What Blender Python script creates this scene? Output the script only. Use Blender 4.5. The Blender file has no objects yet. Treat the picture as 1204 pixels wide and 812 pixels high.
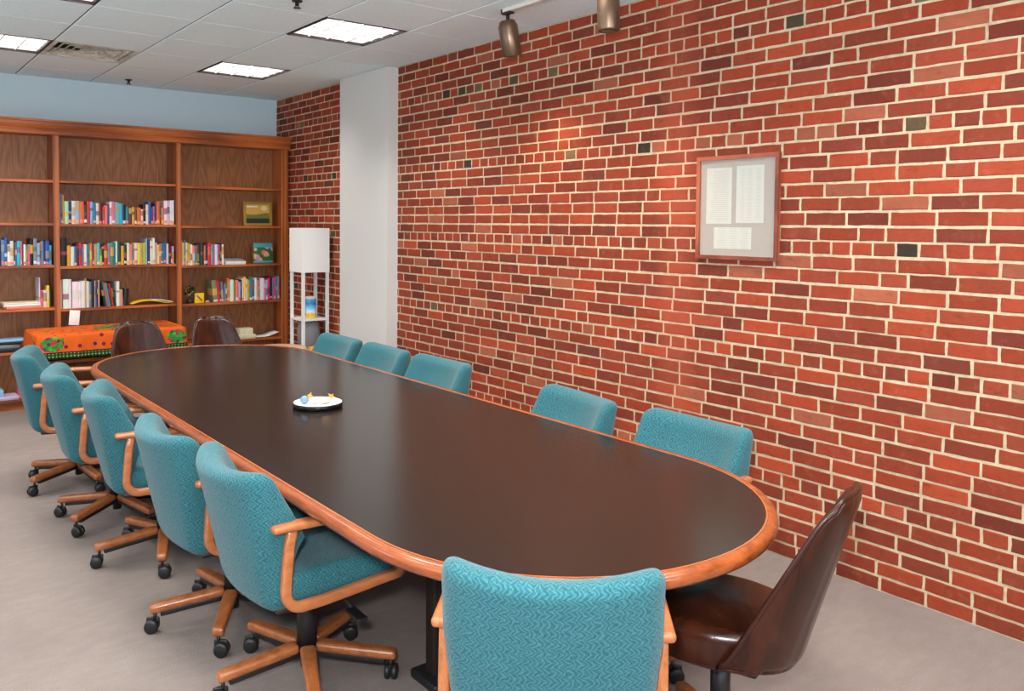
import bpy, math, random
from mathutils import Vector, Matrix
random.seed(7)
PI = math.pi
SC = bpy.context.scene
COL = SC.collection

# ------------------------------------------------------------------ camera, world, light, exposure
CAM = Vector((-3.6581, -8.3186, 1.6228))
def cam_axes(yaw, pitch, roll):
    f = Vector((math.sin(yaw)*math.cos(pitch), math.cos(yaw)*math.cos(pitch), -math.sin(pitch)))
    r = Vector((math.cos(yaw), -math.sin(yaw), 0)); u = r.cross(f)
    c, s = math.cos(roll), math.sin(roll)
    return c*r+s*u, -s*r+c*u, f
R_, U_, F_ = cam_axes(.6439, .0405, .0075)
cd = bpy.data.cameras.new('camera'); cam = bpy.data.objects.new('camera', cd); COL.objects.link(cam)
cam.matrix_world = Matrix(((R_.x, U_.x, -F_.x, CAM.x), (R_.y, U_.y, -F_.y, CAM.y), (R_.z, U_.z, -F_.z, CAM.z), (0, 0, 0, 1)))
cd.sensor_fit = 'HORIZONTAL'; cd.sensor_width = 36; cd.lens = 36*977.3/1204
cd.shift_x = -(554.13-602)/1204; cd.shift_y = (303.0-406)/1204
cd.clip_start = .05
SC.camera = cam
SC.view_settings.view_transform = 'Standard'; SC.view_settings.look = 'None'
SC.view_settings.gamma = 1; SC.view_settings.use_curve_mapping = False
SC.view_settings.exposure = -0.16
SC.cycles.use_denoising = True
SC.cycles.max_bounces = 8; SC.cycles.sample_clamp_indirect = 6
w = bpy.data.worlds.new('world'); SC.world = w; w.use_nodes = True
w.node_tree.nodes['Background'].inputs[0].default_value = (.6, .7, .8, 1)
w.node_tree.nodes['Background'].inputs[1].default_value = .15

FLASH_W = 76
TROFFER_W = 15
SPOT_W = 36
FILL_W = 118  # power of the added bluish fill lamps behind the camera
TROFFER_COL = (1, .96, .91)

def area(name, loc, target, size, watt, col, spread=PI, shape='DISK', sy=None):
    l = bpy.data.lights.new(name, 'AREA'); l.shape = shape; l.size = size
    if sy: l.size_y = sy
    l.energy = watt; l.color = col; l.spread = spread
    o = bpy.data.objects.new(name, l); COL.objects.link(o); o.location = loc
    d = Vector(target)-Vector(loc); o.rotation_euler = d.to_track_quat('-Z', 'Y').to_euler()
    return o
# the photographer's flash, held just above and left of the lens
fpos = CAM - R_*.10 + Vector((0, 0, .20)) - F_*.05
area('flash', fpos, fpos+F_*3+R_*.25-U_*.1, .16, FLASH_W, (1.0, .98, .97), 2.8)

# ------------------------------------------------------------------ helpers
def link(o, parent=None):
    COL.objects.link(o)
    if parent is not None: o.parent = parent
    return o
def tag(o, label=None, cat=None, group=None, kind=None):
    if label: o['label'] = label
    if cat: o['category'] = cat
    if group: o['group'] = group
    if kind: o['kind'] = kind
    return o
def empty(name, loc=(0, 0, 0), rz=0):
    o = bpy.data.objects.new(name, None); o.location = loc; o.rotation_euler = (0, 0, rz)
    o.empty_display_size = .1
    return link(o)
def copy_tree(o, parent=None):
    c = o.copy(); COL.objects.link(c); c.parent = parent
    for ch in list(o.children): copy_tree(ch, c)
    return c

class MB:
    def __init__(s): s.v = []; s.f = []; s.m = []; s.sm = []; s.col = None
    def add(s, vs, fs, mi=0, smooth=False, M=None):
        b = len(s.v)
        for p in vs:
            p = Vector(p)
            s.v.append(M @ p if M is not None else p)
        for f in fs: s.f.append([b+i for i in f]); s.m.append(mi); s.sm.append(smooth)
        return s
    def box(s, x0, x1, y0, y1, z0, z1, mi=0, M=None):
        vs = [(x, y, z) for x in (x0, x1) for y in (y0, y1) for z in (z0, z1)]
        return s.add(vs, [(0, 1, 3, 2), (4, 6, 7, 5), (0, 4, 5, 1), (2, 3, 7, 6), (0, 2, 6, 4), (1, 5, 7, 3)], mi, False, M)
    def rbox(s, size, c, r, n=(4, 4, 4), sg=2, mi=0, fn=None, M=None):
        h = [a/2 for a in size]; r = min([r]+[a*.999 for a in h])
        def coords(k):
            a = [-h[k]+r*i/sg for i in range(sg)]
            b = [-(h[k]-r)+2*(h[k]-r)*i/n[k] for i in range(n[k]+1)]
            return a+b+[h[k]-r+r*(i+1)/sg for i in range(sg)]
        cs = [coords(k) for k in range(3)]; N = [len(q) for q in cs]
        idx = {}; vs = []; fs = []
        def vid(i, j, k):
            if (i, j, k) in idx: return idx[(i, j, k)]
            p = Vector((cs[0][i], cs[1][j], cs[2][k]))
            q = Vector([max(-(h[a]-r), min(h[a]-r, p[a])) for a in range(3)])
            d = p-q
            if d.length > 1e-9: p = q+d.normalized()*r
            p = p+Vector(c)
            if fn: p = Vector(fn(p))
            idx[(i, j, k)] = len(vs); vs.append(p); return idx[(i, j, k)]
        for a in range(3):
            b, e = (a+1) % 3, (a+2) % 3
            for side in (0, N[a]-1):
                for i in range(N[b]-1):
                    for j in range(N[e]-1):
                        q = []
                        for (u, t) in ((i, j), (i+1, j), (i+1, j+1), (i, j+1)):
                            t3 = [0, 0, 0]; t3[a] = side; t3[b] = u; t3[e] = t; q.append(vid(*t3))
                        if side == 0: q.reverse()
                        fs.append(q)
        return s.add(vs, fs, mi, True, M)
    def lathe(s, prof, n=24, mi=0, M=None, smooth=True):
        vs = []; fs = []; L = len(prof)
        for i in range(n):
            a = 2*PI*i/n
            for (r, z) in prof: vs.append((r*math.cos(a), r*math.sin(a), z))
        for i in range(n):
            j = (i+1) % n
            for k in range(L-1): fs.append((i*L+k, j*L+k, j*L+k+1, i*L+k+1))
        if prof[0][0] > 1e-6: fs.append([i*L for i in range(n)][::-1])
        if prof[-1][0] > 1e-6: fs.append([i*L+L-1 for i in range(n)])
        return s.add(vs, fs, mi, smooth, M)
    def sweep(s, pts, wid, thk, B, rad=.4, closed=False, mi=0, M=None, n=3, taper=None, endr=True):
        """rounded-rect section: wid along B, thk along the in-plane normal"""
        B = Vector(B).normalized(); P = [Vector(p) for p in pts]; L = len(P)
        sec = []
        hw, ht = wid/2, thk/2; r = min(hw, ht)*rad*2 if rad < .5 else min(hw, ht)*.999
        for (sx, sy, a0) in ((1, 1, 0), (-1, 1, 90), (-1, -1, 180), (1, -1, 270)):
            for i in range(n+1):
                a = math.radians(a0+90*i/n); sec.append((sx*(hw-r)+r*math.cos(a), sy*(ht-r)+r*math.sin(a)))
        K = len(sec); vs = []; fs = []
        rings = []
        for i in range(L):
            if closed: t = P[(i+1) % L]-P[i-1]
            else: t = P[min(i+1, L-1)]-P[max(i-1, 0)]
            t.normalize(); nn = B.cross(t).normalized(); k = taper(i/(L-1)) if taper else 1
            rings.append((P[i], t, nn, k))
        if not closed and endr:
            p, t, nn, k = rings[0]; e = min(hw, ht)
            rings = [(p-t*e*.0, t, nn, k*.75)] + [(p+t*e*.35, t, nn, k)] + rings[1:]
            p, t, nn, k = rings[-1]
            rings = rings[:-1]+[(p-t*e*.35, t, nn, k), (p, t, nn, k*.75)]
        for (p, t, nn, k) in rings:
            for (a, b) in sec: vs.append(p+B*a*k+nn*b*k)
        L = len(rings)
        for i in range(L if closed else L-1):
            j = (i+1) % L
            for q in range(K): fs.append((i*K+q, i*K+(q+1) % K, j*K+(q+1) % K, j*K+q))
        if not closed: fs.append(list(range(K))[::-1]); fs.append([(L-1)*K+q for q in range(K)])
        return s.add(vs, fs, mi, True, M)
    def build(s, name, mats, parent=None, auto=40):
        me = bpy.data.meshes.new(name)
        me.from_pydata([tuple(p) for p in s.v], [], s.f)
        if not isinstance(mats, (list, tuple)): mats = [mats]
        for m in mats: me.materials.append(m)
        me.polygons.foreach_set('material_index', s.m)
        me.polygons.foreach_set('use_smooth', s.sm)
        uv = me.uv_layers.new(name='UVMap'); me.update()
        data = [0.0]*(2*len(me.loops))
        for p in me.polygons:
            nx, ny, nz = (abs(a) for a in p.normal)
            for li in p.loop_indices:
                c = me.vertices[me.loops[li].vertex_index].co
                if nz >= nx*1.3 and nz >= ny*1.3: q = (c.x, c.y)
                elif nx >= ny: q = (c.y, c.z)
                else: q = (c.x, c.z)
                data[2*li], data[2*li+1] = q
        uv.data.foreach_set('uv', data)
        me.validate(); me.update()
        o = bpy.data.objects.new(name, me); link(o, parent)
        return o
def T3(x=0, y=0, z=0, rx=0, ry=0, rz=0):
    return Matrix.Translation((x, y, z)) @ Matrix.Rotation(rz, 4, 'Z') @ Matrix.Rotation(ry, 4, 'Y') @ Matrix.Rotation(rx, 4, 'X')

# ------------------------------------------------------------------ materials
def srgb(r, g, b):
    def f(c):
        c /= 255
        return c/12.92 if c <= .04045 else ((c+.055)/1.055)**2.4
    return (f(r), f(g), f(b), 1)
class G:
    """tiny node-graph helper"""
    def __init__(s, name):
        s.m = bpy.data.materials.new(name); s.m.use_nodes = True; s.t = s.m.node_tree; s.n = s.t.nodes
        s.b = s.n['Principled BSDF']
    def put(s, sock, v):
        if isinstance(v, (int, float)): sock.default_value = v
        elif isinstance(v, tuple):
            sock.default_value = v if len(v) == len(sock.default_value) else v[:len(sock.default_value)]
        else: s.t.links.new(v, sock)
    def node(s, typ, out=0, **kw):
        nd = s.n.new(typ)
        for k, v in kw.items():
            if k.startswith('i_'):
                key = k[2:]; key = int(key) if key.isdigit() else key.replace('_', ' ')
                s.put(nd.inputs[key], v)
            else: setattr(nd, k, v)
        return nd.outputs[out]
    def math(s, op, a, b=0.0, c=None):
        nd = s.n.new('ShaderNodeMath'); nd.operation = op; s.put(nd.inputs[0], a); s.put(nd.inputs[1], b)
        if c is not None: s.put(nd.inputs[2], c)
        return nd.outputs[0]
    def mix(s, f, a, b, bt='MIX'):
        nd = s.n.new('ShaderNodeMix'); nd.data_type = 'RGBA'; nd.blend_type = bt
        s.put(nd.inputs[0], f); s.put(nd.inputs[6], a); s.put(nd.inputs[7], b); return nd.outputs[2]
    def ramp(s, f, stops):
        nd = s.n.new('ShaderNodeValToRGB'); s.put(nd.inputs[0], f); e = nd.color_ramp.elements
        while len(e) < len(stops): e.new(.5)
        for i, (p, c) in enumerate(stops): e[i].position = p; e[i].color = c if len(c) == 4 else (*c, 1)
        return nd.outputs[0]
    def coord(s, kind='Object', scale=(1, 1, 1), rot=(0, 0, 0)):
        c = s.node('ShaderNodeTexCoord', out=['Generated', 'Normal', 'UV', 'Object'].index(kind))
        return s.node('ShaderNodeMapping', i_0=c, i_Scale=scale, i_Rotation=rot)
    def sep(s, v):
        nd = s.n.new('ShaderNodeSeparateXYZ'); s.put(nd.inputs[0], v); return nd.outputs
    def noise(s, v, scale, detail=3, rough=.5, dist=0):
        return s.node('ShaderNodeTexNoise', i_Vector=v, i_Scale=float(scale), i_Detail=float(detail), i_Roughness=rough, i_Distortion=float(dist))
    def bump(s, h, st=.3, d=.01):
        s.put(s.b.inputs['Normal'], s.node('ShaderNodeBump', i_Height=h, i_Strength=st, i_Distance=d))
    def fin(s, col=None, rough=None, spec=None, metal=None):
        if col is not None: s.put(s.b.inputs['Base Color'], col)
        if rough is not None: s.put(s.b.inputs['Roughness'], rough)
        if spec is not None: s.put(s.b.inputs['Specular IOR Level'], spec)
        if metal is not None: s.put(s.b.inputs['Metallic'], metal)
        return s.m
def plain(name, c, rough=.5, spec=.5, metal=0, var=.06, scale=30, bump=0):
    g = G(name); v = g.coord('Object'); nz = g.noise(v, scale, 3)
    f = g.math('MULTIPLY_ADD', nz, var*2, 1-var)
    col = g.mix(1.0, c, g.node('ShaderNodeCombineXYZ', i_0=f, i_1=f, i_2=f), 'MULTIPLY')
    if bump: g.bump(nz, bump, .003)
    return g.fin(col, rough, spec, metal)
def wood(name, c1, c2, c3, scale=(30, 30, 2.0), rough=.35, coord='Object', spec=.5, wave=5.0, wm=.45, rot=(0, 0, 0), coat=0):
    g = G(name); v = g.coord(coord, scale, rot)
    big = g.node('ShaderNodeTexWave', i_Vector=g.coord(coord, tuple(a*.12 for a in scale), rot), i_Scale=wave*.4, i_Distortion=9.0, i_Detail=3.0, i_Detail_Scale=.9, bands_direction='X')
    fine = g.noise(v, 2.2, 6, .65, .4)
    f = g.math('MULTIPLY_ADD', big, wm, g.math('MULTIPLY_ADD', fine, 1.05-wm, 0.0))
    col = g.ramp(f, [(.25, c3), (.5, c2), (.78, c1)])
    g.bump(fine, .06, .002)
    if coat: g.b.inputs['Coat Weight'].default_value = coat; g.b.inputs['Coat Roughness'].default_value = .15
    return g.fin(col, rough, spec)

M = {}
M['oak_v'] = wood('oak_vertical_grain', srgb(194, 106, 50), srgb(172, 90, 42), srgb(120, 62, 32), (26, 26, 1.3), .38)
M['oak_h'] = wood('oak_horizontal_grain', srgb(196, 106, 50), srgb(174, 90, 40), srgb(126, 64, 30), (1.3, 26, 26), .35)
def oak_back():
    g = G('oak_veneer_panel'); v = g.coord('Object', (1, 1, 1))
    x, y, z = g.sep(v)
    # cathedral figure: nested arches repeated across the sheet
    xs = g.math('PINGPONG', g.math('ADD', x, 7.07), .24)
    zz = g.math('MULTIPLY', z, .16)
    nb = g.noise(g.coord('Object', (2.2, 2, .8)), 1.6, 3, .5)
    d = g.math('ADD', g.math('SUBTRACT', zz, g.math('MULTIPLY', g.math('POWER', g.math('ABSOLUTE', g.math('SUBTRACT', xs, .13)), 1.6), 1.9)), g.math('MULTIPLY', nb, .17))
    band = g.math('SINE', g.math('MULTIPLY', d, 190))
    fine = g.noise(g.coord('Object', (70, 40, 2)), 2, 5, .6)
    f = g.math('MULTIPLY_ADD', band, .075, g.math('MULTIPLY', fine, .9))
    col = g.ramp(f, [(.22, srgb(126, 78, 46)), (.5, srgb(164, 106, 64)), (.80, srgb(190, 128, 82))])
    return g.fin(col, .42, .4)
M['oak_back'] = oak_back()
M['beech'] = wood('chair_wood', srgb(188, 118, 72), srgb(170, 100, 58), srgb(136, 76, 42), (6, 60, 22), .3, coat=.3, wm=.06)
M['beech_base'] = wood('chair_base_wood', srgb(176, 108, 62), srgb(152, 86, 46), srgb(112, 60, 30), (14, 14, 30), .32, coat=.3, wm=.08)
M['edge_wood'] = wood('table_edge_wood', srgb(162, 86, 42), srgb(142, 70, 31), srgb(102, 48, 22), (9, 3, 30), .22, coat=.5, wm=.12)
def tabletop():
    g = G('dark_walnut_laminate'); v = g.coord('Object', (60, 1.6, 1))
    nz = g.noise(v, 1.6, 5, .6, .3)
    col = g.ramp(nz, [(.3, srgb(17, 11, 8)), (.7, srgb(27, 18, 13))])
    rr = g.math('MULTIPLY_ADD', nz, .05, .20)
    g.b.inputs['IOR'].default_value = 1.72
    return g.fin(col, rr, .5)
M['top'] = tabletop()
M['black'] = plain('black_plastic', srgb(26, 25, 26), .45, .5, bump=.1, scale=200)
M['blackmetal'] = plain('black_metal', srgb(30, 29, 30), .35, .5)
M['darkwood'] = plain('dark_pedestal_laminate', srgb(34, 25, 22), .5, .3)
def teal():
    g = G('teal_zigzag_upholstery'); uv = g.coord('UV')
    x, y, _ = g.sep(uv)
    wob = g.noise(uv, 48, 3, .6)
    # chevrons: columns of zigzag with a broken, interlocking line
    tri = g.math('PINGPONG', g.math('ADD', y, 5.0), .0125)
    row = g.math('FLOOR', g.math('MULTIPLY', g.math('ADD', y, 5.0), 40.0))
    sh = g.math('MULTIPLY', g.math('MODULO', row, 2.0), .006)
    u = g.math('ADD', g.math('ADD', x, 5.0), g.math('ADD', g.math('MULTIPLY', tri, 1.1), g.math('ADD', sh, g.math('MULTIPLY', wob, .034))))
    st = g.math('MULTIPLY', g.math('PINGPONG', u, .0068), 147.0)
    tri2 = g.math('PINGPONG', g.math('ADD', x, 5.006), .017)
    v2 = g.math('ADD', g.math('ADD', y, 5.0), g.math('ADD', g.math('MULTIPLY', tri2, .9), g.math('MULTIPLY', wob, .022)))
    st2 = g.math('MULTIPLY', g.math('PINGPONG', v2, .011), 91.0)
    line = g.math('MINIMUM', st, g.math('ADD', g.math('MULTIPLY', st2, .8), .38))
    fine = g.noise(uv, 420, 2, .6)
    f = g.math('ADD', g.math('MULTIPLY', line, .75), g.math('MULTIPLY', fine, .35))
    col = g.ramp(f, [(.15, srgb(64, 115, 121)), (.45, srgb(42, 95, 103)), (.9, srgb(28, 75, 84))])
    g.bump(f, .35, .004)
    g.b.inputs['Sheen Weight'].default_value = .15
    return g.fin(col, .85, .2)
M['teal'] = teal()
def leather():
    g = G('brown_leatherette'); v = g.coord('Object', (1, 1, 1))
    big = g.noise(g.coord('Object', (9, 9, 1.6)), 1.6, 4, .6, .6)
    fine = g.noise(v, 260, 3, .6)
    col = g.ramp(big, [(.3, srgb(38, 16, 10)), (.55, srgb(60, 27, 15)), (.8, srgb(80, 38, 21))])
    g.bump(g.math('ADD', g.math('MULTIPLY', big, 1.2), g.math('MULTIPLY', fine, .2)), .15, .008)
    return g.fin(col, .22, .4)
M['leather'] = leather()
M['piping'] = plain('brown_leather_piping', srgb(52, 24, 16), .22, .5)
def carpet():
    g = G('beige_carpet'); v = g.coord('Object')
    a = g.noise(v, 2.2, 4, .6); b = g.noise(v, 170, 3, .7); c = g.noise(g.coord('Object', (1, 2.4, 1)), 9, 4, .6)
    f = g.math('ADD', g.math('MULTIPLY', a, .35), g.math('ADD', g.math('MULTIPLY', b, .35), g.math('MULTIPLY', c, .3)))
    col = g.ramp(f, [(.30, srgb(120, 108, 103)), (.5, srgb(131, 119, 113)), (.70, srgb(144, 133, 127))])
    g.bump(g.math('ADD', b, g.math('MULTIPLY', c, .3)), .5, .008)
    return g.fin(col, .95, .1)
M['carpet'] = carpet()
def paint(name, c):
    g = G(name); v = g.coord('Object'); nz = g.noise(v, 60, 3); big = g.noise(v, .8, 2)
    col = g.mix(big, c, tuple(a*.93 for a in c[:3])+(1,))
    g.bump(nz, .08, .002); return g.fin(col, .6, .3)
M['wallblue'] = paint('pale_blue_wall_paint', srgb(204, 222, 228))
M['pilaster'] = paint('off_white_pilaster_paint', srgb(216, 212, 206))
def tile():
    g = G('ceiling_tile'); v = g.coord('Object')
    a = g.noise(v, 90, 4, .7); b = g.node('ShaderNodeTexVoronoi', i_Vector=v, i_Scale=110.0)
    f = g.math('ADD', g.math('MULTIPLY', a, .6), g.math('MULTIPLY', b, .5))
    col = g.ramp(f, [(.25, srgb(212, 230, 232)), (.5, srgb(236, 250, 250)), (.8, srgb(242, 253, 253))])
    g.bump(f, .35, .004); return g.fin(col, .95, .1)
M['tile'] = tile()
M['grid'] = plain('ceiling_reveal_grid', srgb(120, 112, 108), .7, .3)
M['fixture'] = plain('dark_fixture_edge', srgb(50, 40, 38), .5, .4)
M['white'] = plain('white_lacquer', srgb(236, 234, 230), .4, .4, var=.02)
M['shade'] = plain('white_lamp_fabric', srgb(250, 246, 240), .8, .2, var=.02)
def emis(name, c, st):
    g = G(name); v = g.coord('Object'); nz = g.noise(v, 14, 3)
    g.put(g.b.inputs['Emission Color'], g.ramp(nz, [(.35, tuple(a*.82 for a in c[:3])+(1,)), (.55, c)])); g.b.inputs['Emission Strength'].default_value = st
    return g.fin((.8, .8, .8, 1), .5, .3)
M['diffuser'] = emis('lit_troffer_diffuser', (1, .98, .95, 1), 1.05)
M['louver'] = plain('troffer_louver', srgb(225, 220, 214), .5, .4)
def ventm():
    g = G('aged_vent_metal'); nz = g.noise(g.coord('Object'), 9, 4, .6)
    return g.fin(g.ramp(nz, [(.3, srgb(168, 156, 132)), (.5, srgb(206, 198, 178)), (.75, srgb(226, 226, 220))]), .6, .3)
M['vent'] = ventm()
M['ventdark'] = plain('vent_throat', srgb(38, 36, 28), .7, .2)
M['bronze'] = plain('bronze_spotlight_metal', srgb(122, 98, 78), .34, .5, metal=.75)
M['track'] = plain('white_track', srgb(220, 212, 200), .5, .4)
def attr_mat(name, rough, spec, dirt=.25, bump=.3):
    g = G(name); a = g.node('ShaderNodeAttribute', attribute_name='Col')
    v = g.coord('Object'); n1 = g.noise(v, 38, 5, .7); n2 = g.noise(v, 7, 4, .6)
    f = g.math('ADD', 1-dirt*.55, g.math('MULTIPLY', g.math('ADD', g.math('MULTIPLY', n1, .6), g.math('MULTIPLY', n2, .5)), dirt))
    col = g.mix(1.0, a, g.node('ShaderNodeCombineXYZ', i_0=f, i_1=f, i_2=f), 'MULTIPLY')
    return g, col, v, n1
def brickm():
    g, col, v, n1 = attr_mat('red_brick', .75, .3, .6)
    # dark burnt flecks and pale lime smears that belong to the bricks
    x, y, z = g.sep(v)
    n3 = g.noise(v, 16, 5, .7)
    smear = g.math('MULTIPLY', g.ramp(n3, [(.56, (0, 0, 0)), (.74, (1, 1, 1))]), .16)
    col = g.mix(smear, col, srgb(190, 140, 116))
    n4 = g.noise(g.coord('Object', (1, 1, 2.2)), 11, 5, .75)
    col = g.mix(g.math('MULTIPLY', g.ramp(n4, [(.56, (0, 0, 0)), (.70, (1, 1, 1))]), .42), col, srgb(84, 38, 26))
    # the vertical scar of an old partition, paler and rubbed
    d = g.math('ABSOLUTE', g.math('ADD', y, g.math('ADD', 5.36, g.math('MULTIPLY', g.noise(v, 5, 3), -.06))))
    scar = g.math('MULTIPLY', g.ramp(d, [(.05, (1, 1, 1)), (.16, (0, 0, 0))]), g.math('MULTIPLY', g.noise(v, 9, 4, .6), .55))
    col = g.mix(scar, col, srgb(186, 88, 62))
    g.bump(g.math('ADD', n1, g.math('MULTIPLY', g.noise(v, 120, 3, .6), .4)), .35, .006)
    return g.fin(col, .72, .22)
M['brick'] = brickm()
def mortar():
    g = G('lime_mortar'); v = g.coord('Object'); x, y, z = g.sep(v)
    n = g.noise(v, 28, 5, .7); n2 = g.noise(v, 4, 3, .6)
    col = g.ramp(g.math('ADD', g.math('MULTIPLY', n, .6), g.math('MULTIPLY', n2, .4)), [(.3, srgb(168, 144, 114)), (.5, srgb(200, 178, 146)), (.7, srgb(218, 200, 172))])
    d = g.math('ABSOLUTE', g.math('ADD', y, 5.36))
    scar = g.math('MULTIPLY', g.ramp(d, [(.08, (1, 1, 1)), (.17, (0, 0, 0))]), .32)
    col = g.mix(scar, col, srgb(206, 128, 96))
    g.bump(n, .4, .006); return g.fin(col, .9, .1)
M['mortar'] = mortar()
def objcol(name, rough=.45):
    g = G(name); oi = g.node('ShaderNodeObjectInfo', out=1)
    rnd = g.node('ShaderNodeObjectInfo', out=5); v = g.coord('Object'); x, y, z = g.sep(v)
    nz = g.noise(g.coord('Object', (1, 1, .4)), 30, 2)
    f = g.math('MULTIPLY_ADD', nz, .3, .85)
    col = g.mix(1.0, oi, g.node('ShaderNodeCombineXYZ', i_0=f, i_1=f, i_2=f), 'MULTIPLY')
    # printed title block and author band, different on every spine
    h0 = g.math('MULTIPLY_ADD', rnd, .09, .07); w0 = g.math('MULTIPLY_ADD', g.math('FRACT', g.math('MULTIPLY', rnd, 17.3)), .035, .008)
    blk = g.math('MULTIPLY', g.math('LESS_THAN', g.math('ABSOLUTE', g.math('SUBTRACT', z, h0)), w0), g.math('GREATER_THAN', g.math('FRACT', g.math('MULTIPLY', rnd, 7.7)), .35))
    c2 = g.ramp(g.math('FRACT', g.math('MULTIPLY', rnd, 29.1)), [(.0, srgb(235, 230, 220)), (.35, srgb(40, 34, 44)), (.6, srgb(226, 196, 90)), (.8, srgb(190, 60, 70)), (1, srgb(90, 60, 120))])
    return g.fin(g.mix(g.math('MULTIPLY', blk, .8), col, c2), rough, .4)
M['cover'] = objcol('book_cover')
M['pages'] = plain('book_pages', srgb(222, 212, 192), .8, .2)
M['sticker_pink'] = plain('pink_spine_sticker', srgb(232, 130, 128), .6, .3)
M['sticker_peach'] = plain('peach_spine_sticker', srgb(240, 176, 108), .6, .3)
M['sticker_white'] = plain('white_spine_sticker', srgb(226, 220, 226), .6, .3)

# ------------------------------------------------------------------ room shell
H = 2.91
XL, YF = -6.2, -10.6
mb = MB(); mb.add([(XL, YF, 0), (.05, YF, 0), (.05, .05, 0), (XL, .05, 0)], [(0, 1, 2, 3)])
mb.box(XL, .05, YF, .05, -.1, -.002)
tag(mb.build('floor', M['carpet']), kind='structure')
tag(MB().box(XL, .2, 0, .12, 0, H+.02).build('wall_back', M['wallblue']), kind='structure')
def wall_with_added_windows(name, axis, lo, hi, pos, th, wins):
    # wins: (start, end) added openings, for fill light, between z .9 and 2.3 along the wall
    m = MB(); cuts = [lo]+[v for w_ in wins for v in w_]+[hi]
    def seg(a, b, z0, z1):
        if axis == 'y': m.box(pos-th, pos, a, b, z0, z1)
        else: m.box(a, b, pos-th, pos, z0, z1)
    for k in range(0, len(cuts), 2): seg(cuts[k], cuts[k+1], 0, H+.02)
    for (a, b) in wins: seg(a, b, 0, .9); seg(a, b, 2.35, H+.02)
    tag(m.build(name, M['wallblue']), kind='structure')
WL = [(-9.6, -7.9), (-6.9, -5.2), (-4.2, -2.5)]; WF = [(-5.4, -3.6), (-2.6, -.9)]  # invented openings in the unseen walls, letting in bluish fill
wall_with_added_windows('wall_left', 'y', YF, .12, XL, .12, WL)
wall_with_added_windows('wall_front', 'x', XL-.12, .2, YF, .12, WF)
def added_window(n, axis, a, b, pos):  # unseen frame and fill lamp, added to bring bluish light into the room
    m = MB(); t = .05
    def bx(u0, u1, z0, z1):
        if axis == 'y': m.box(pos-.09, pos-.03, u0, u1, z0, z1)
        else: m.box(u0, u1, pos-.09, pos-.03, z0, z1)
    bx(a, a+t, .9, 2.35); bx(b-t, b, .9, 2.35); bx(a+t, b-t, .9, .95); bx(a+t, b-t, 2.30, 2.35); bx((a+b)/2-.02, (a+b)/2+.02, .95, 2.30)
    tag(m.build('added_window_%d' % n, M['white']), kind='structure')
    c = ((a+b)/2); q = (pos-.14, c, 1.625) if axis == 'y' else (c, pos-.14, 1.625)
    t_ = (q[0]+1, q[1], q[2]+1.4) if axis == 'y' else (q[0], q[1]+1, q[2]+1.4)
    area('bluish_fill', q, t_, b-a, FILL_W*(.42 if axis == 'y' else 1), (.72, .86, 1.0), PI, 'RECTANGLE', 1.45)  # added fill lamp just outside the invented opening, tilted up at the ceiling
for k, (a, b) in enumerate(WL): added_window(k+1, 'y', a, b, XL)
for k, (a, b) in enumerate(WF): added_window(k+4, 'x', a, b, YF)

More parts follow.
